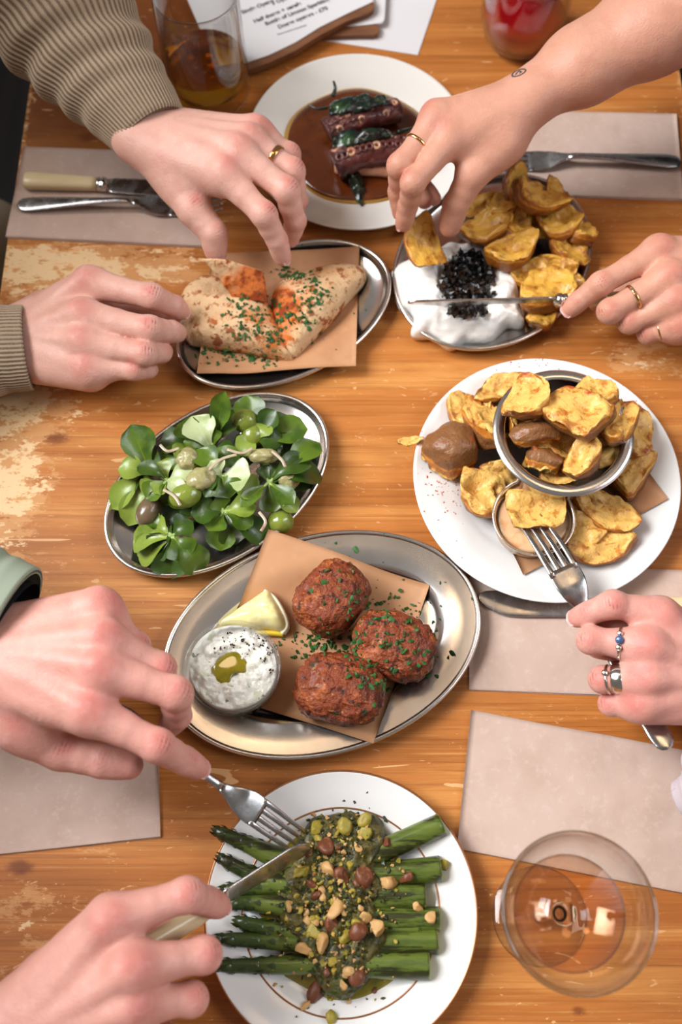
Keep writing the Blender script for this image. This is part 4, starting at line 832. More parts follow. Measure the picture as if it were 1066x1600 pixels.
for px, py, r, k, lb in [(510, 1322, .0052, 1, 'reddish nut half near the fork tines'), (570, 1370, .0058, 1, 'dark glossy nut half at the upper middle of dressing'), (608, 1377, .0055, 0, 'pale nut chunk on the spears right of the dressing'), (606, 1345, .0040, 0, 'small pale nut on the topmost cut spear'), (695, 1353, .0046, 2, 'greenish nut just past the spear cut ends'), (535, 1368, .0050, 1, 'dark nut beside the glossy half'), (470, 1363, .0052, 2, 'golden nut chunk below the fork'), (515, 1358, .0050, 0, 'pale nut chunk above the centre of dressing'), (525, 1420, .0062, 0, 'largest pale nut in the centre of dressing'), (570, 1432, .0046, 0, 'pale nut right of the largest one'), (588, 1448, .0054, 0, 'beige nut at the right middle of dressing'), (560, 1455, .0056, 1, 'brown nut left of the beige chunk'), (504, 1474, .0058, 0, 'long beige nut near the front of dressing'), (475, 1483, .0046, 0, 'white nut sliver at the left front'), (543, 1465, .0048, 2, 'upright golden nut sliver at the front'), (498, 1548, .0068, 1, 'brown nut at the front edge of dressing'), (478, 1572, .0034, 0, 'tiny nut crumb on bare plate at front'), (518, 1586, .0042, 2, 'lone nut on bare plate nearest the viewer'), (652, 1417, .0040, 0, 'pale nut on the spear ends at right'), (674, 1434, .0038, 0, 'white nut crumb at the spear ends'), (558, 1525, .0052, 1, 'brown nut at lower right of dressing'), (570, 1283, .0046, 2, 'golden nut at the top of dressing'), (540, 1292, .0050, 2, 'square golden nut near the top of dressing'), (568, 1303, .0046, 2, 'golden nut below the topmost one'), (492, 1455, .0052, 2, 'golden nut at left middle of dressing'), (635, 1372, .0042, 1, 'brown nut on the second spear end'), (520, 1445, .0050, 1, 'brown nut left of centre'), (495, 1293, .0045, 2, 'amber nut beside the fork tips')]:
    nut(px, py, r, k, lb, int(px+py))
for i, (px, py) in enumerate(inpoly(70, [(530, 1310, 34, 20, 1), (500, 1400, 28, 28, 1.6), (545, 1400, 28, 34, 1), (530, 1480, 34, 30, 1), (540, 1530, 24, 14, .5)], rng)):
    nut(px, py, rng.uniform(.0014, .0034), int(rng.choice([0, 0, 2, 2, 1])), 'small chopped nut crumb scattered in the herb dressing', 200+i)

# ------------------------------------------------------------------ octopus plate
v, f, tt = dome([(oc[0]+.0668*math.cos(a)*(1+.03*math.sin(3*a)), oc[1]-.002+.0655*math.sin(a)*(1+.02*math.sin(5*a)), .0098) for a in np.linspace(0, 6.283, 33)[:-1]], .0098, .0006, .5, 8, 96, 0, base=.004, px=False)
mk('amber_oil', v, f, MT['saucerim'], None, 'thin amber oil ring around the brown sauce', 'oil')
v, f, tt = dome([(oc[0]+.0648*math.cos(a)*(1+.02*math.sin(3*a+1)), oc[1]-.002+.0635*math.sin(a)*(1+.02*math.sin(5*a)), .0102) for a in np.linspace(0, 6.283, 33)[:-1]], .0102, .001, .4, 16, 110, .0005, 50, 3, .004, px=False)
so = mk('brown_sauce', v, f, MT['sauce'], None, 'glossy dark brown sauce pooled on the white plate', 'sauce')
def tentacle(pts_, r0, r1, label, seed, suck):
    path = catmull([P(x, y, z) for x, y, z in pts_], 40, False); rr = np.linspace(r0, r1, 40); t = thing('octopus_tentacle', path[20]*V(1, 1, 0)+V(0, 0, .011), label, 'octopus', 'grilled octopus tentacles')
    vv, ff = tube(path, rr, rr*.8, seg=28); vv = vv+(vv-np.concatenate([np.repeat(path, 28, 0), path[[0, -1]]]))*(.18*vnoise(vv, 160, seed, 3))[:, None]
    mk('arm_flesh', vv, ff, MT['octopus'], t); T = frame(path)
    for i in range(3, 38, 3):
        for sgn in (-1, 1):
            U = V(0, 0, 1); S = unit(np.cross(T[i], U)); a = math.radians(suck+sgn*26); dr = U*math.cos(a)+S*math.sin(a); p = path[i]+dr*rr[i]*.78; q = []; e1 = T[i]; e2 = np.cross(dr, e1); R_ = rr[i]*.30
            for (k, hgt) in ((1.0, -.002), (1.0, .0012), (.72, .0020), (.45, .0012), (.2, .0004)):
                for j in range(10): q.append(p+dr*hgt+(e1*math.cos(j*.628)+e2*math.sin(j*.628))*R_*k)
            mk('sucker', q, gridfaces(5, 10, wv=True)+[[40+j for j in range(10)]], MT['octoflesh'] if (i+seed+sgn) % 4 == 0 else MT['octopus'], t)
    return t, path
tentacle([(512, 208, .022), (545, 190, .026), (585, 178, .026), (622, 172, .022)], .0135, .0115, 'upper charred octopus tentacle between the wilted greens', 1, 25)
t2, pth = tentacle([(523, 258, .022), (560, 242, .027), (605, 234, .027), (655, 236, .022)], .0150, .013, 'lower charred octopus tentacle with pale cut side', 2, -10)
vv, ff = tube(catmull([P(523, 262, .016), P(560, 262, .017), P(600, 266, .016), P(640, 272, .014)], 20, False), np.interp(np.linspace(0, 1, 20), [0, .1, .8, 1], [.004, .0075, .006, .002]), np.interp(np.linspace(0, 1, 20), [0, .1, .8, 1], [.004, .007, .005, .002]), seg=16)
mk('pale_cut_side', vv, ff, MT['octoflesh'], t2)
def wilt(pts_, w0, label, seed, stalk=None):
    path = catmull([P(x, y, z) for x, y, z in pts_], 24, False); T = frame(path); vv = []
    for i in range(24):
        u = i/23; S = unit(np.cross(T[i], V(0, 0, 1))); hw = w0*math.sin(max(.08, min(1, u*1.15+.1))*2.9)**.6
        for j in range(9):
            t = -1+.25*j; vv.append(path[i]+S*t*hw+V(0, 0, -.3*hw*t*t))
    vv = np.array(vv); vv[:, 2] += .0055*vnoise(vv, 230, seed, 2); vv[:, :2] += .002*np.stack([vnoise(vv, 120, seed+1), vnoise(vv, 120, seed+2)], 1); n_ = len(vv); lo_ = vv-V(0, 0, .0022)
    ff = gridfaces(24, 9, flip=True)+gridfaces(24, 9, off=n_); per = [i*9 for i in range(24)]+[23*9+j for j in range(1, 9)]+[i*9+8 for i in range(22, -1, -1)]+[j for j in range(7, 0, -1)]
    ff += [[per[k], per[(k+1) % len(per)], per[(k+1) % len(per)]+n_, per[k]+n_] for k in range(len(per))]
    t = thing('wilted_leaf', path[12]*V(1, 1, 0)+V(0, 0, .011), label, 'greens', 'charred greens on the octopus'); mk('leaf_blade', np.vstack([vv, lo_]), ff, MT['charleaf'], t)
    if stalk: mk('stalk', *tube(catmull([P(*q) for q in stalk], 12, False), np.linspace(.0022, .0009, 12), seg=8), MT['charleaf'], t)
wilt([(514, 168, .038), (545, 160, .042), (580, 155, .042), (610, 158, .034)], .0105, 'dark wilted greens on top of the upper tentacle', 4, [(520, 150, .04), (524, 138, .042), (521, 126, .046)])
wilt([(520, 222, .036), (555, 210, .043), (590, 206, .044), (620, 212, .036)], .0085, 'dark wilted greens laid between the two tentacles', 5, [(622, 207, .034), (640, 202, .03), (655, 198, .026)])
wilt([(553, 262, .022), (556, 280, .018), (560, 300, .015), (562, 316, .014)], .0065, 'small dark leaf lying in sauce below the tentacles', 6)
path = catmull([P(x, y, .03) for x, y in ((482, 163), (495, 170), (512, 168))], 10, False); mk('curled_stalk', *tube(path, np.linspace(.0008, .0015, 10), seg=8), MT['charleaf'], None, 'thin curled dark stalk at left of the octopus', 'stalk')

# ------------------------------------------------------------------ hands and arms
def smin(a, b, k):
    h = np.clip(.5+.5*(b-a)/k, 0, 1); return b*(1-h)+a*h-k*h*(1-h)
class Field:
    def __init__(s, lo, hi, h):
        s.h = h; s.lo = np.array(lo); s.n = np.ceil((np.array(hi)-s.lo)/h).astype(int)+1; s.BIG = .05
        s.ax = [s.lo[i]+h*np.arange(s.n[i]) for i in range(3)]
    def new(s): return np.full(s.n, s.BIG, np.float32)
    def cone(s, D, a, b, ra, rb, k):
        a, b = np.array(a), np.array(b); R = max(ra, rb)+k+.006; l0 = np.minimum(a, b)-R; h0 = np.maximum(a, b)+R
        i0 = np.clip(((l0-s.lo)/s.h).astype(int), 0, s.n); i1 = np.clip(((h0-s.lo)/s.h).astype(int)+2, 0, s.n)
        if np.any(i1 <= i0): return
        x = (s.ax[0][i0[0]:i1[0]]-a[0]).astype(np.float32)[:, None, None]; y = (s.ax[1][i0[1]:i1[1]]-a[1]).astype(np.float32)[None, :, None]; z = (s.ax[2][i0[2]:i1[2]]-a[2]).astype(np.float32)[None, None, :]
        d = b-a; L2 = float(d@d)+1e-12; t = np.clip((x*d[0]+y*d[1]+z*d[2])/L2, 0, 1).astype(np.float32)
        dist = np.sqrt((x-t*d[0])**2+(y-t*d[1])**2+(z-t*d[2])**2)-(ra+(rb-ra)*t)
        sl = tuple(slice(i0[i], i1[i]) for i in range(3)); D[sl] = smin(D[sl], dist, k)
def surfnet(D, lo, h):
    S = D < 0; c = np.zeros(np.array(D.shape)-1, np.uint8)
    offs = [(i, j, k) for i in (0, 1) for j in (0, 1) for k in (0, 1)]; sl = lambda o: tuple(slice(q, D.shape[a]-1+q) for a, q in enumerate(o))
    for o in offs: c += S[sl(o)]
    act = (c > 0) & (c < 8); I = np.argwhere(act); idx = -np.ones(act.shape, np.int64); idx[act] = np.arange(len(I))
    val = {o: D[I[:, 0]+o[0], I[:, 1]+o[1], I[:, 2]+o[2]] for o in offs}; pos = np.zeros((len(I), 3)); cnt = np.zeros(len(I))
    for o in offs:
        for ax in range(3):
            if o[ax] == 0:
                p = list(o); p[ax] = 1; p = tuple(p); m = (val[o] < 0) != (val[p] < 0); t = val[o][m]/(val[o][m]-val[p][m])
                q = np.tile(np.array(o, float), (m.sum(), 1)); q[:, ax] = t; pos[m] += q; cnt[m] += 1
    vv = lo+h*(I+pos/cnt[:, None]); quads = []
    for ax in range(3):
        a = [slice(1, -1)]*3; b = [slice(1, -1)]*3; a[ax] = slice(0, -1); b[ax] = slice(1, None)
        s0, s1 = S[tuple(a)], S[tuple(b)]; E = np.argwhere(s0 != s1); off = np.array([1, 1, 1]); off[ax] = 0; E = E+off
        u, w_ = (ax+1) % 3, (ax+2) % 3; du = np.zeros(3, int); du[u] = 1; dw = np.zeros(3, int); dw[w_] = 1
        q = np.stack([idx[tuple((E-e).T)] for e in (du*0, du, du+dw, dw)], 1)
        fl = S[tuple(E.T)]; q[~fl] = q[~fl][:, ::-1]; quads.append(q[(q >= 0).all(1)])
    return vv, np.vstack(quads)[:, ::-1] if False else np.vstack(quads)
def relax(v, q, it=2, lam=.5):
    e = np.vstack([q[:, [0, 1]], q[:, [1, 2]], q[:, [2, 3]], q[:, [3, 0]]]); e = np.vstack([e, e[:, ::-1]]); deg = np.bincount(e[:, 0], minlength=len(v))[:, None]
    for _ in range(it):
        s = np.stack([np.bincount(e[:, 0], v[e[:, 1], k], minlength=len(v)) for k in range(3)], 1); v = v+(s/np.maximum(deg, 1)-v)*lam
    return v
FR = dict(index=(.0118, .0098, .0086, .0070), middle=(.0120, .0100, .0087, .0070), ring=(.0114, .0094, .0082, .0067), little=(.0104, .0083, .0072, .0060), thumb=(.0150, .0125, .0112, .0088))
def hand(parent, name, J, arm, S=1.0, m='skinA', hint=(0, 0, 1), nails=(), vox=.0012, wr=.019, nailm='nail', tend=1.0, veins=(), pad=0.0):
    q = {f: [P(x, y, z/1000) for x, y, z in J[f]] for f in FR}; W = P(J['wrist'][0], J['wrist'][1], J['wrist'][2]/1000)
    armp = [P(x, y, z/1000) for x, y, z, r in arm]; armr = [r/1000 for *_, r in arm]
    fw = unit(sum(q[f][0] for f in ('index', 'middle', 'ring', 'little'))/4-W); lat = q['little'][0]-q['index'][0]; lat = unit(lat-fw*(lat@fw)); dor = np.cross(fw, lat); dor = dor if dor@np.array(hint) > 0 else -dor
    allp = np.array([p for f in q.values() for p in f]+[W]+armp); F_ = Field(allp.min(0)-.034, allp.max(0)+.034, vox); fings = F_.new(); palm = F_.new(); info = {}
    for f in ('index', 'middle', 'ring', 'little', 'thumb'):
        p = list(q[f]); r = [a*S for a in FR[f]]; a = unit(p[3]-p[2]); p[3] = p[3]-a*r[3]*.75; D = F_.new(); seg = [unit(p[i+1]-p[i]) for i in range(3)]
        lf = lat if f != 'thumb' else unit(np.cross(dor, seg[1]))
        ds = [];
        for i in range(3):
            d_ = np.cross(seg[i], lf); d_ = d_-seg[i]*(d_@seg[i]); d_ = unit(d_); ds.append(d_)
        if ds[0]@dor < 0: ds = [-d_ for d_ in ds]
        for i in range(3):
            if f == 'thumb' and i == 0: continue
            mid = (p[i]+p[i+1])/2; rm = (r[i]+r[i+1])/2*(.95 if i == 0 else .97 if i == 1 else 1.02)
            F_.cone(D, p[i], mid, r[i], rm, .003); F_.cone(D, mid-ds[i]*.0008, p[i+1], rm, r[i+1], .003)
        F_.cone(D, p[1]+ds[0]*.0008, p[1]+ds[1]*.0008+seg[1]*.001, r[1]*.98, r[1]*.98, .004)
        F_.cone(D, p[3]-ds[2]*.0012-seg[2]*.003, p[3]-ds[2]*.0012, r[3]*1.0, r[3]*.96, .003)
        np.copyto(fings, smin(fings, D, .0014)); info[f] = (p, r, seg, ds, lf)
    off = dict(index=-.75, middle=-.28, ring=.25, little=.72)
    for f, o in off.items():
        p, r, seg, ds, _ = info[f]; b = W+lat*o*wr*S*.95; F_.cone(palm, b, p[0]-dor*.0015, .0150*S, r[0]*1.08, .012)
        F_.cone(palm, W+lat*o*wr*S*.9-dor*.009*S+fw*.02, p[0]-dor*.010*S-fw*.004, .013*S, .0105*S, .014)
        F_.cone(palm, p[0], p[0]+(p[1]-p[0])*.30-ds[0]*.001, r[0]*1.0, r[0]*.82, .007)
        F_.cone(palm, p[0]+dor*.0022, p[0]+ds[0]*.0022+seg[0]*.002, r[0]*.93, r[0]*.93, .006)
        if tend: F_.cone(palm, W+lat*o*wr*.45+dor*.0125*S+fw*.018, p[0]+dor*(r[0]*.80), .0030, .0042*tend, .007)
    tp, tr, tseg, tds, tl = info['thumb']; ip = info['index'][0]
    F_.cone(palm, W+lat*(-.5)*wr*S, tp[0], .0155*S, tr[0], .014); F_.cone(palm, tp[0], tp[1], tr[0], tr[1], .012)
    im = W+(ip[0]-W)*.72; F_.cone(palm, tp[0]+(tp[1]-tp[0])*.55, im-dor*.007, .0095*S, .008*S, .014); F_.cone(palm, tp[0]+(tp[1]-tp[0])*.2, im*.6+W*.4-dor*.006, .011*S, .011*S, .014)
    F_.cone(palm, W+lat*.55*wr-dor*.01+fw*.015, info['little'][0][0]-dor*.008, .014*S, .0105*S, .014)
    pts = [W]+armp; rs = [wr*.83*S]+armr
    for i in range(len(pts)-1):
        for o in (-1, 0, 1):
            e0, e1 = o*rs[i]*.42, o*rs[i+1]*.35; F_.cone(palm, pts[i]+lat*e0, pts[i+1]+lat*e1, rs[i]*.82, rs[i+1]*.86, .016)
    for (a, b) in veins:
        pa, pb = P(a[0], a[1], a[2]/1000), P(b[0], b[1], b[2]/1000); F_.cone(palm, pa, pb, .0022, .0022, .004)
    D = smin(palm, fings, .0055); D[0] = D[-1] = F_.BIG; D[:, 0] = D[:, -1] = F_.BIG; D[:, :, 0] = D[:, :, -1] = F_.BIG
    v, fq = surfnet(D, F_.lo, F_.h); v = relax(v, fq, 3, .5)
    nrm = np.zeros_like(v); e1, e2 = v[fq[:, 2]]-v[fq[:, 0]], v[fq[:, 3]]-v[fq[:, 1]]; fn = np.cross(e1, e2)
    for k in range(4):
        for c_ in range(3): nrm[:, c_] += np.bincount(fq[:, k], fn[:, c_], minlength=len(v))
    nrm /= np.linalg.norm(nrm, axis=1)[:, None]+1e-12
    red = np.zeros(len(v)); cre = np.zeros(len(v)); disp = np.zeros(len(v))
    def g(c, r): return np.exp(-np.sum((v-c)**2, 1)/r**2)
    for f in info:
        p, r, seg, ds, lf = info[f]
        red = np.maximum(red, .8*g(p[0]+ds[0]*r[0], .014*S)); red = np.maximum(red, .8*g(p[1]+ds[0]*r[1], .0085*S)); red = np.maximum(red, .5*g(p[2]+ds[1]*r[2], .007*S)); red = np.maximum(red, .75*g(p[3], .010*S))
        for jn, am in ((1, 1.0), (2, .6)):
            dj = unit(ds[jn-1]+ds[jn]); ta = unit(seg[jn-1]+seg[jn]); rel = v-(p[jn]+dj*r[jn]); s_ = rel@ta; env = np.exp(-np.sum(rel**2, 1)/(.0075*S)**2)*np.clip(nrm@dj, 0, 1)
            wv = np.cos(s_/(.0026*S)*2*math.pi+.6*np.sin((rel@lf)/.004)); disp += -.0006*am*env*np.maximum(wv, 0)**2; cre = np.maximum(cre, am*env*smooth(.55, .95, wv)*.9)
    disp += .00025*vnoise(v, 90, 3, 2)
    v = v+nrm*disp[:, None]; red = np.clip(red+.12*vnoise(v, 60, 5, 2), 0, 1)
    o = mk(name, v, fq, MT[m], parent, attrs=dict(red=red, crease=cre))
    for f in nails:
        p, r, seg, ds, lf = info[f]; a, d_, l_ = seg[2], ds[2], unit(np.cross(seg[2], ds[2])); vv = []; nu, nv = 9, 11; Ln = (.0125 if f == 'thumb' else .0105)*S
        for i in range(nu):
            u = i/(nu-1); c0 = p[3]-a*(Ln*.45)+a*Ln*u*1.05; rad = r[3]*1.04+.0004+.0008*(1-u)*0; wd = math.radians(58)*math.sqrt(max(.05, 1-(2*u-1)**4*.75))
            for j in range(nv):
                t = (-1+2*j/(nv-1))*wd; vv.append(c0+(d_*math.cos(t)+l_*math.sin(t))*rad-d_*(.0010+(u**3)*.0016))
        vv = np.array(vv); lo_ = vv-d_*.0009; n_ = len(vv); ff = gridfaces(nu, nv)+gridfaces(nu, nv, off=n_, flip=True); per = [i*nv for i in range(nu)]+[(nu-1)*nv+j for j in range(1, nv)]+[i*nv+nv-1 for i in range(nu-2, -1, -1)]+[j for j in range(nv-2, 0, -1)]
        ff += [[per[k], per[(k+1) % len(per)], per[(k+1) % len(per)]+n_, per[k]+n_] for k in range(len(per))]
        mk('fingernail', np.vstack([vv, lo_]), ff, MT[nailm], o)
    return o, info, dict(W=W, fw=fw, lat=lat, dor=dor)
def ring(parent, info, f, sgm, u, m, wd=.0016, th=.0009, extra=1.0, gem=None):
    p, r, seg, ds, lf = info[f]; c = p[sgm]+(p[sgm+1]-p[sgm])*u; rad = (r[sgm]+(r[sgm+1]-r[sgm])*u)*.985*extra+.0004; a = seg[sgm]; d_ = ds[sgm]; l_ = np.cross(a, d_); vv = []
    for i in range(48):
        t = 2*math.pi*i/48; o = d_*math.cos(t)+l_*math.sin(t)
        for j in range(10): b = 2*math.pi*j/10; vv.append(c+o*(rad+th*math.cos(b))+a*wd*math.sin(b))
    rg = mk('ring', vv, gridfaces(48, 10, True, True), MT[m], parent)
    if gem:
        for ang, sz, gm in gem:
            o = d_*math.cos(ang)+l_*math.sin(ang); q, ff, _ = blob(c+o*(rad+th), (sz, sz, sz), np.eye(3), 1, 2, 0, 1, 0, 1); mk('stone', q, ff, MT[gm], rg, sm=False)
    return rg
def sleeve(parent, pts_, name, m, ribs=0, amp=.0006, fold=.004, seed=0, nl=120, inner=True, up=(0, 0, 1), folds=9):
    path = catmull([P(x, y, z/1000) for x, y, z, *_ in pts_], nl, False); rw = catmull([[a[3]/1000, a[4]/1000, 0] for a in pts_], nl, False); seg = ribs*6 if ribs else 96; T = frame(path); vv = []; rib = []
    th = 2*math.pi*np.arange(seg)/seg; rp = (.5+.5*np.cos(th*ribs)) if ribs else np.ones(seg)
    for i in range(nl):
        S = unit(np.cross(T[i], up)); U = unit(np.cross(S, T[i])); u = i/(nl-1)
        base = path[i]+S*np.cos(th)[:, None]*rw[i, 0]+U*np.sin(th)[:, None]*rw[i, 1]; nr = S*np.cos(th)[:, None]+U*np.sin(th)[:, None]
        fd = fold*smooth(.08, .35, u)*(np.sin(u*folds*6.28+1.6*np.sin(th+seed)+.8*np.sin(2*th))*.5+vnoise(base, 26, seed, 2)*.8)
        hem = -.0016*math.exp(-(u/.012)**2)
        vv.append(base+nr*(fd+hem+amp*(rp-.5))[:, None]); rib.append(rp)
    n_ = nl*seg; outer = np.vstack(vv); parts = outer; ff = gridfaces(nl, seg, wv=True); rb = np.concatenate(rib)
    inn = []; T0 = T[0]
    for i in range(0, 14):
        S = unit(np.cross(T[i], up)); U = unit(np.cross(S, T[i])); inn.append(path[i]+S*np.cos(th)[:, None]*(rw[i, 0]-.0024-.0016*(i == 0))+U*np.sin(th)[:, None]*(rw[i, 1]-.0024-.0016*(i == 0)))
    inn = np.vstack(inn); ff += gridfaces(14, seg, wv=True, off=n_, flip=True); ff += [[k, (k+1) % seg, n_+(k+1) % seg, n_+k][::-1] for k in range(seg)]
    return mk(name, np.vstack([outer, inn]), ff, MT[m], parent, attrs=dict(rib=np.concatenate([rb, np.zeros(len(inn))])))

HJ = {}
HJ['A_right'] = dict(wrist=(12, 540, 32), index=[(140, 442, 56), (237, 463, 62), (272, 478, 45), (289, 490, 32)], middle=[(129, 493, 62), (233, 514, 62), (268, 518, 45), (283, 521, 30)], ring=[(129, 535, 58), (225, 553, 56), (252, 551, 38), (259, 548, 22)],
    little=[(137, 576, 48), (210, 577, 46), (230, 578, 34), (238, 577, 22)], thumb=[(70, 490, 26), (135, 482, 22), (215, 488, 20), (270, 496, 18)])
HJ['A_left'] = dict(wrist=(222, 207, 85), index=[(351, 271, 98), (412, 335, 88), (433, 375, 66), (445, 409, 46)], middle=[(372, 238, 100), (447, 297, 92), (462, 345, 64), (453, 380, 40)], ring=[(390, 220, 95), (457, 266, 86), (466, 312, 60), (456, 342, 40)],
    little=[(400, 205, 86), (452, 240, 74), (462, 272, 54), (450, 296, 38)], thumb=[(268, 272, 76), (303, 328, 70), (334, 364, 62), (339, 404, 44)])
HJ['B_right'] = dict(wrist=(830, 150, 118), index=[(704, 214, 116), (646, 285, 110), (637, 322, 80), (628, 356, 58)], middle=[(684, 186, 118), (625, 258, 108), (622, 300, 76), (626, 340, 54)], ring=[(682, 182, 100), (632, 250, 82), (645, 290, 56), (668, 322, 50)],
    little=[(700, 190, 86), (650, 258, 66), (660, 288, 50), (682, 317, 46)], thumb=[(792, 220, 108), (738, 273, 96), (712, 319, 76), (699, 364, 52)])
HJ['B_left'] = dict(wrist=(1165, 420, 60), index=[(1030, 392, 74), (940, 443, 70), (905, 470, 56), (883, 490, 46)], middle=[(1047, 433, 76), (953, 486, 62), (965, 492, 36), (995, 490, 28)], ring=[(1057, 471, 70), (984, 503, 54), (992, 505, 34), (1020, 505, 26)],
    little=[(1066, 506, 60), (1013, 521, 46), (1012, 520, 30), (1032, 518, 24)], thumb=[(1110, 420, 46), (1040, 440, 36), (970, 466, 34), (925, 474, 34)])
HJ['C'] = dict(wrist=(1160, 1075, 62), index=[(1032, 962, 82), (958, 944, 88), (922, 957, 78), (893, 968, 66)], middle=[(1012, 1010, 86), (924, 1000, 76), (935, 1010, 50), (965, 1020, 40)], ring=[(1012, 1058, 80), (942, 1062, 66), (950, 1066, 46), (978, 1066, 36)],
    little=[(1006, 1098, 68), (955, 1100, 54), (962, 1100, 40), (980, 1098, 32)], thumb=[(1110, 1010, 50), (1050, 985, 50), (985, 975, 58), (925, 975, 60)])
HJ['D_left'] = dict(wrist=(-45, 1020, 110), index=[(139, 1112, 128), (246, 1165, 118), (288, 1188, 96), (318, 1204, 80)], middle=[(157, 1045, 134), (274, 1083, 122), (278, 1118, 92), (262, 1140, 74)], ring=[(160, 998, 132), (250, 1044, 114), (258, 1070, 88), (240, 1090, 72)],
    little=[(153, 950, 122), (212, 1008, 102), (222, 1030, 82), (205, 1045, 68)], thumb=[(30, 1130, 96), (95, 1170, 82), (160, 1188, 80), (217, 1197, 78)])
HJ['D_right'] = dict(wrist=(5, 1640, 80), index=[(173, 1437, 112), (292, 1398, 104), (325, 1408, 78), (350, 1418, 62)], middle=[(205, 1512, 112), (318, 1492, 92), (310, 1488, 62), (275, 1490, 50)], ring=[(205, 1570, 104), (298, 1561, 84), (292, 1558, 58), (262, 1560, 48)],
    little=[(190, 1625, 92), (262, 1625, 72), (258, 1622, 52), (235, 1620, 44)], thumb=[(80, 1530, 70), (150, 1480, 58), (235, 1450, 50), (300, 1430, 44)])

pa = thing('person', P(0, 300, 0), 'person in brown ribbed jumper tearing flatbread with both hands', 'person', 'diners around the table')
hl, inf, fr = hand(pa, 'left_hand', HJ['A_left'], [(160, 120, 97, 24), (80, 20, 118, 28)], 1.0, 'skinA', nails=('thumb', 'index'))
ring(hl, inf, 'ring', 0, .58, 'gold', .0026, .0007)
sleeve(pa, [(238, 208, 86, 32, 28), (205, 165, 91, 39, 35), (160, 108, 100, 48, 42), (100, 35, 115, 58, 50), (20, -60, 145, 64, 56), (-80, -170, 190, 68, 60), (-200, -300, 260, 70, 64)], 'left_sleeve', 'knit', 62, .0011, .0045, 1)
hr_, inf, fr = hand(pa, 'right_hand', HJ['A_right'], [(-60, 555, 36, 25), (-160, 570, 45, 30)], 1.0, 'skinA', nails=('index',))
sleeve(pa, [(46, 543, 36, 35, 31), (0, 547, 38, 36, 33), (-80, 556, 46, 40, 37), (-220, 570, 70, 46, 42)], 'right_sleeve', 'knit', 62, .0009, .0015, 2, folds=3)
pb = thing('person', P(1066, 300, 0), 'bare-armed person with small wrist tattoo, dipping a potato and holding a knife', 'person', 'diners around the table')
hb, inf, fr = hand(pb, 'right_hand', HJ['B_right'], [(905, 105, 128, 28), (1010, 45, 145, 36), (1130, -20, 170, 42)], .93, 'skinB', nails=('index',), tend=.6, wr=.021)
ring(hb, inf, 'middle', 0, .55, 'gold', .0014, .0006)
hb2, inf2, fr2 = hand(pb, 'left_hand', HJ['B_left'], [(1240, 400, 62, 26), (1330, 380, 70, 32)], .92, 'skinB', nails=('index',), tend=.6)
ring(hb2, inf2, 'middle', 0, .60, 'gold', .0015, .0007, 1, [(a, .0011, 'silver') for a in (-.1, .15, .4, .65)]); ring(hb2, inf2, 'little', 0, .62, 'gold', .0009, .0005, 1.05)
pcn = thing('person', P(1066, 1050, 0), 'person with several silver rings spearing potato with fork', 'person', 'diners around the table')
hc, inf, fr = hand(pcn, 'left_hand', HJ['C'], [(1250, 1130, 70, 26), (1350, 1190, 80, 30)], .92, 'skinD', nails=('index',), nailm='nailc', tend=1.2)
ring(hc, inf, 'middle', 0, .48, 'silver', .0012, .0008, 1.02, [(0.1, .0030, 'gem'), (-.35, .0022, 'silver'), (.5, .0022, 'silver')]); ring(hc, inf, 'ring', 0, .62, 'silver', .0042, .0008, 1.02); ring(hc, inf, 'ring', 0, .86, 'silver', .0010, .0007, 1.04, [(.3, .0024, 'silver')])
sleeve(pcn, [(1062, 1250, 16, 13, 10), (1100, 1236, 30, 20, 18), (1160, 1200, 60, 40, 36), (1260, 1190, 75, 54, 48), (1380, 1210, 90, 58, 52)], 'left_sleeve', 'lilac', 0, 0, .004, 4)
pd = thing('person', P(0, 1200, 0), 'person with black watch cutting asparagus with knife and fork', 'person', 'diners around the table')
hd, inf, fr = hand(pd, 'left_hand', HJ['D_left'], [(-150, 960, 112, 27), (-260, 900, 120, 33)], 1.02, 'skinD', nails=('index',))
sleeve(pd, [(20, 975, 108, 40, 37), (-60, 940, 112, 42, 38), (-180, 890, 120, 46, 42), (-320, 820, 140, 52, 48)], 'left_sleeve', 'sage', 0, 0, .003, 5)
wt = mk('watch_strap', *tube(catmull([P(18, 985, 107/1000), P(-20, 966, 109/1000)], 8, False), .034, .031, seg=48, caps=False), MT['strap'], pd)
hd2, inf, fr = hand(pd, 'right_hand', HJ['D_right'], [(-90, 1720, 84, 28), (-190, 1790, 95, 34)], 1.02, 'skinD', nails=('index',))
# wrist tattoo: a small inked ring with a curl, laid on the skin
from mathutils.bvhtree import BVHTree
_off = Vector((0, 0, 0)); _a = hb
while _a is not None: _off += _a.location; _a = _a.parent
bt = BVHTree.FromPolygons([v.co+_off for v in hb.data.vertices], [p.vertices[:] for p in hb.data.polygons])
def inkline(pp, r=.0007):
    out = []
    for x, y in pp:
        h = bt.ray_cast(Vector((0, 0, H)), Vector((P(x, y, 0)-V(0, 0, H)).tolist()).normalized())
        if h[0] is not None: out.append(np.array(h[0]))
    return tube(np.array(out), r, r, seg=6) if len(out) > 3 else None
ps_ = [inkline([(811+10.5*math.cos(t)+1.0*math.sin(t), 114-4.2*math.cos(t)+4.0*math.sin(t)) for t in np.linspace(0, 6.3, 28)]), inkline([(806, 117), (809, 113), (812, 111), (815, 113), (812, 115)])]
ps_ = [q for q in ps_ if q]
if ps_: mk('tattoo', *join(ps_), MT['tattoo'], hb)

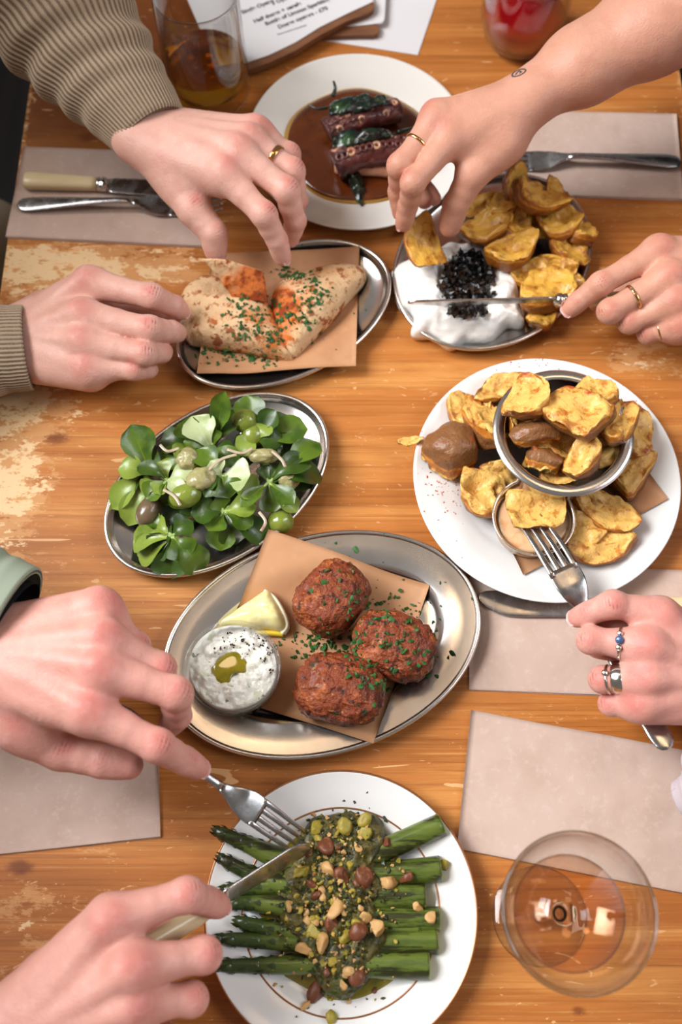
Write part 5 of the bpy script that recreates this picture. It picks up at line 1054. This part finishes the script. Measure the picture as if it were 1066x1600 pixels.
# ------------------------------------------------------------------ the diners' bodies beside the table (beyond the frame; they shade the table edges as seated people do)
MT['navy'] = mat('dark_cotton', '#1b1d26', .9, spec=.1)
MT['hair'] = mat('brown_hair', '#33211a', .5, layers=[dict(c='#4c3326', s=60, st=(1, 1, 6), lo=.45, hi=.6)])
MT['eye'] = mat('eye_white', '#e8e4e0', .2)
def body(person, sx, yc, elbows, cloth, skinm):
    """torso, upper arms to the elbows, neck and head of a seated diner; sx = side (-1 left, +1 right)"""
    X = sx*.60; s = -sx; F_ = Field((X-.26, yc-.42, -.36), (X+.26, yc+.42, .46), .007); D = F_.new()
    F_.cone(D, (X, yc, -.24), (X, yc, .10), .125, .12, .05); F_.cone(D, (X, yc-.07, -.2), (X, yc-.09, .26), .10, .095, .05); F_.cone(D, (X, yc+.07, -.2), (X, yc+.09, .26), .10, .095, .05)
    F_.cone(D, (X, yc-.16, .33), (X, yc+.16, .33), .062, .062, .06); F_.cone(D, (X, yc, .33), (X, yc, .40), .075, .058, .05)
    for k, e in zip((-1, 1), elbows):
        if e is not None: F_.cone(D, (X, yc+k*.175, .32), e, .058, .048, .03)
    F_.cone(D, (X, yc-.09, -.25), (X+s*.18, yc-.10, -.25), .085, .08, .04); F_.cone(D, (X, yc+.09, -.25), (X+s*.18, yc+.10, -.25), .085, .08, .04)
    for a in (0, -1):
        D[a] = F_.BIG; D[:, a] = F_.BIG; D[:, :, a] = F_.BIG
    v, q = surfnet(D, F_.lo, F_.h); v = relax(v, q, 3)
    mk('clothed_torso', v, q, MT[cloth], person, attrs=dict(rib=np.ones(len(v))))
    G = Field((X-.16, yc-.13, .36), (X+.16, yc+.13, .72), .005); D = G.new(); hx = X+s*.03
    G.cone(D, (X, yc, .37), (hx-s*.005, yc, .48), .052, .05, .02); G.cone(D, (hx-s*.015, yc, .60), (hx+s*.015, yc, .59), .080, .072, .04); G.cone(D, (hx+s*.045, yc, .52), (hx+s*.045, yc, .495), .042, .03, .04)
    G.cone(D, (hx+s*.088, yc, .575), (hx+s*.103, yc, .545), .006, .011, .012); G.cone(D, (hx+s*.080, yc-.018, .512), (hx+s*.080, yc+.018, .512), .006, .006, .008)
    for k in (-1, 1): G.cone(D, (hx-s*.008, yc+k*.078, .58), (hx-s*.004, yc+k*.074, .55), .014, .010, .01)
    for a in (0, -1):
        D[a] = G.BIG; D[:, a] = G.BIG; D[:, :, a] = G.BIG
    v, q = surfnet(D, G.lo, G.h); v = relax(v, q, 2); hd = mk('head', v, q, MT[skinm], person, attrs=dict(red=np.zeros(len(v)), crease=np.zeros(len(v))))
    for k in (-1, 1):
        e, f, _ = blob((hx+s*.079, yc+k*.03, .578), (.011, .011, .011), np.eye(3), 1, 3, 0, 1, 0, 1); mk('eye', e, f, MT['eye'], hd)
    v, f = ico(4); q = v*V(.098, .089, .10)*(1+.03*vnoise(v, 6, 2, 2))[:, None]+V(hx-s*.012, yc, .606); q[:, 0] = np.where((q[:, 2] < .60) & ((q[:, 0]-hx)*s > .03), hx+s*.03, q[:, 0]); mk('hair', q, f, MT['hair'], person)
body(pa, -1, .62, ((-.40, .47, .10), (-.42, .90, .26)), 'knit', 'skinA')
body(pb, 1, .67, ((.47, .55, .10), (.40, .83, .19)), 'navy', 'skinB')
body(pcn, 1, .16, ((.44, .06, .11), None), 'lilac', 'skinD')
body(pd, -1, .09, ((-.40, -.16, .12), (-.42, .24, .15)), 'sage', 'skinD')
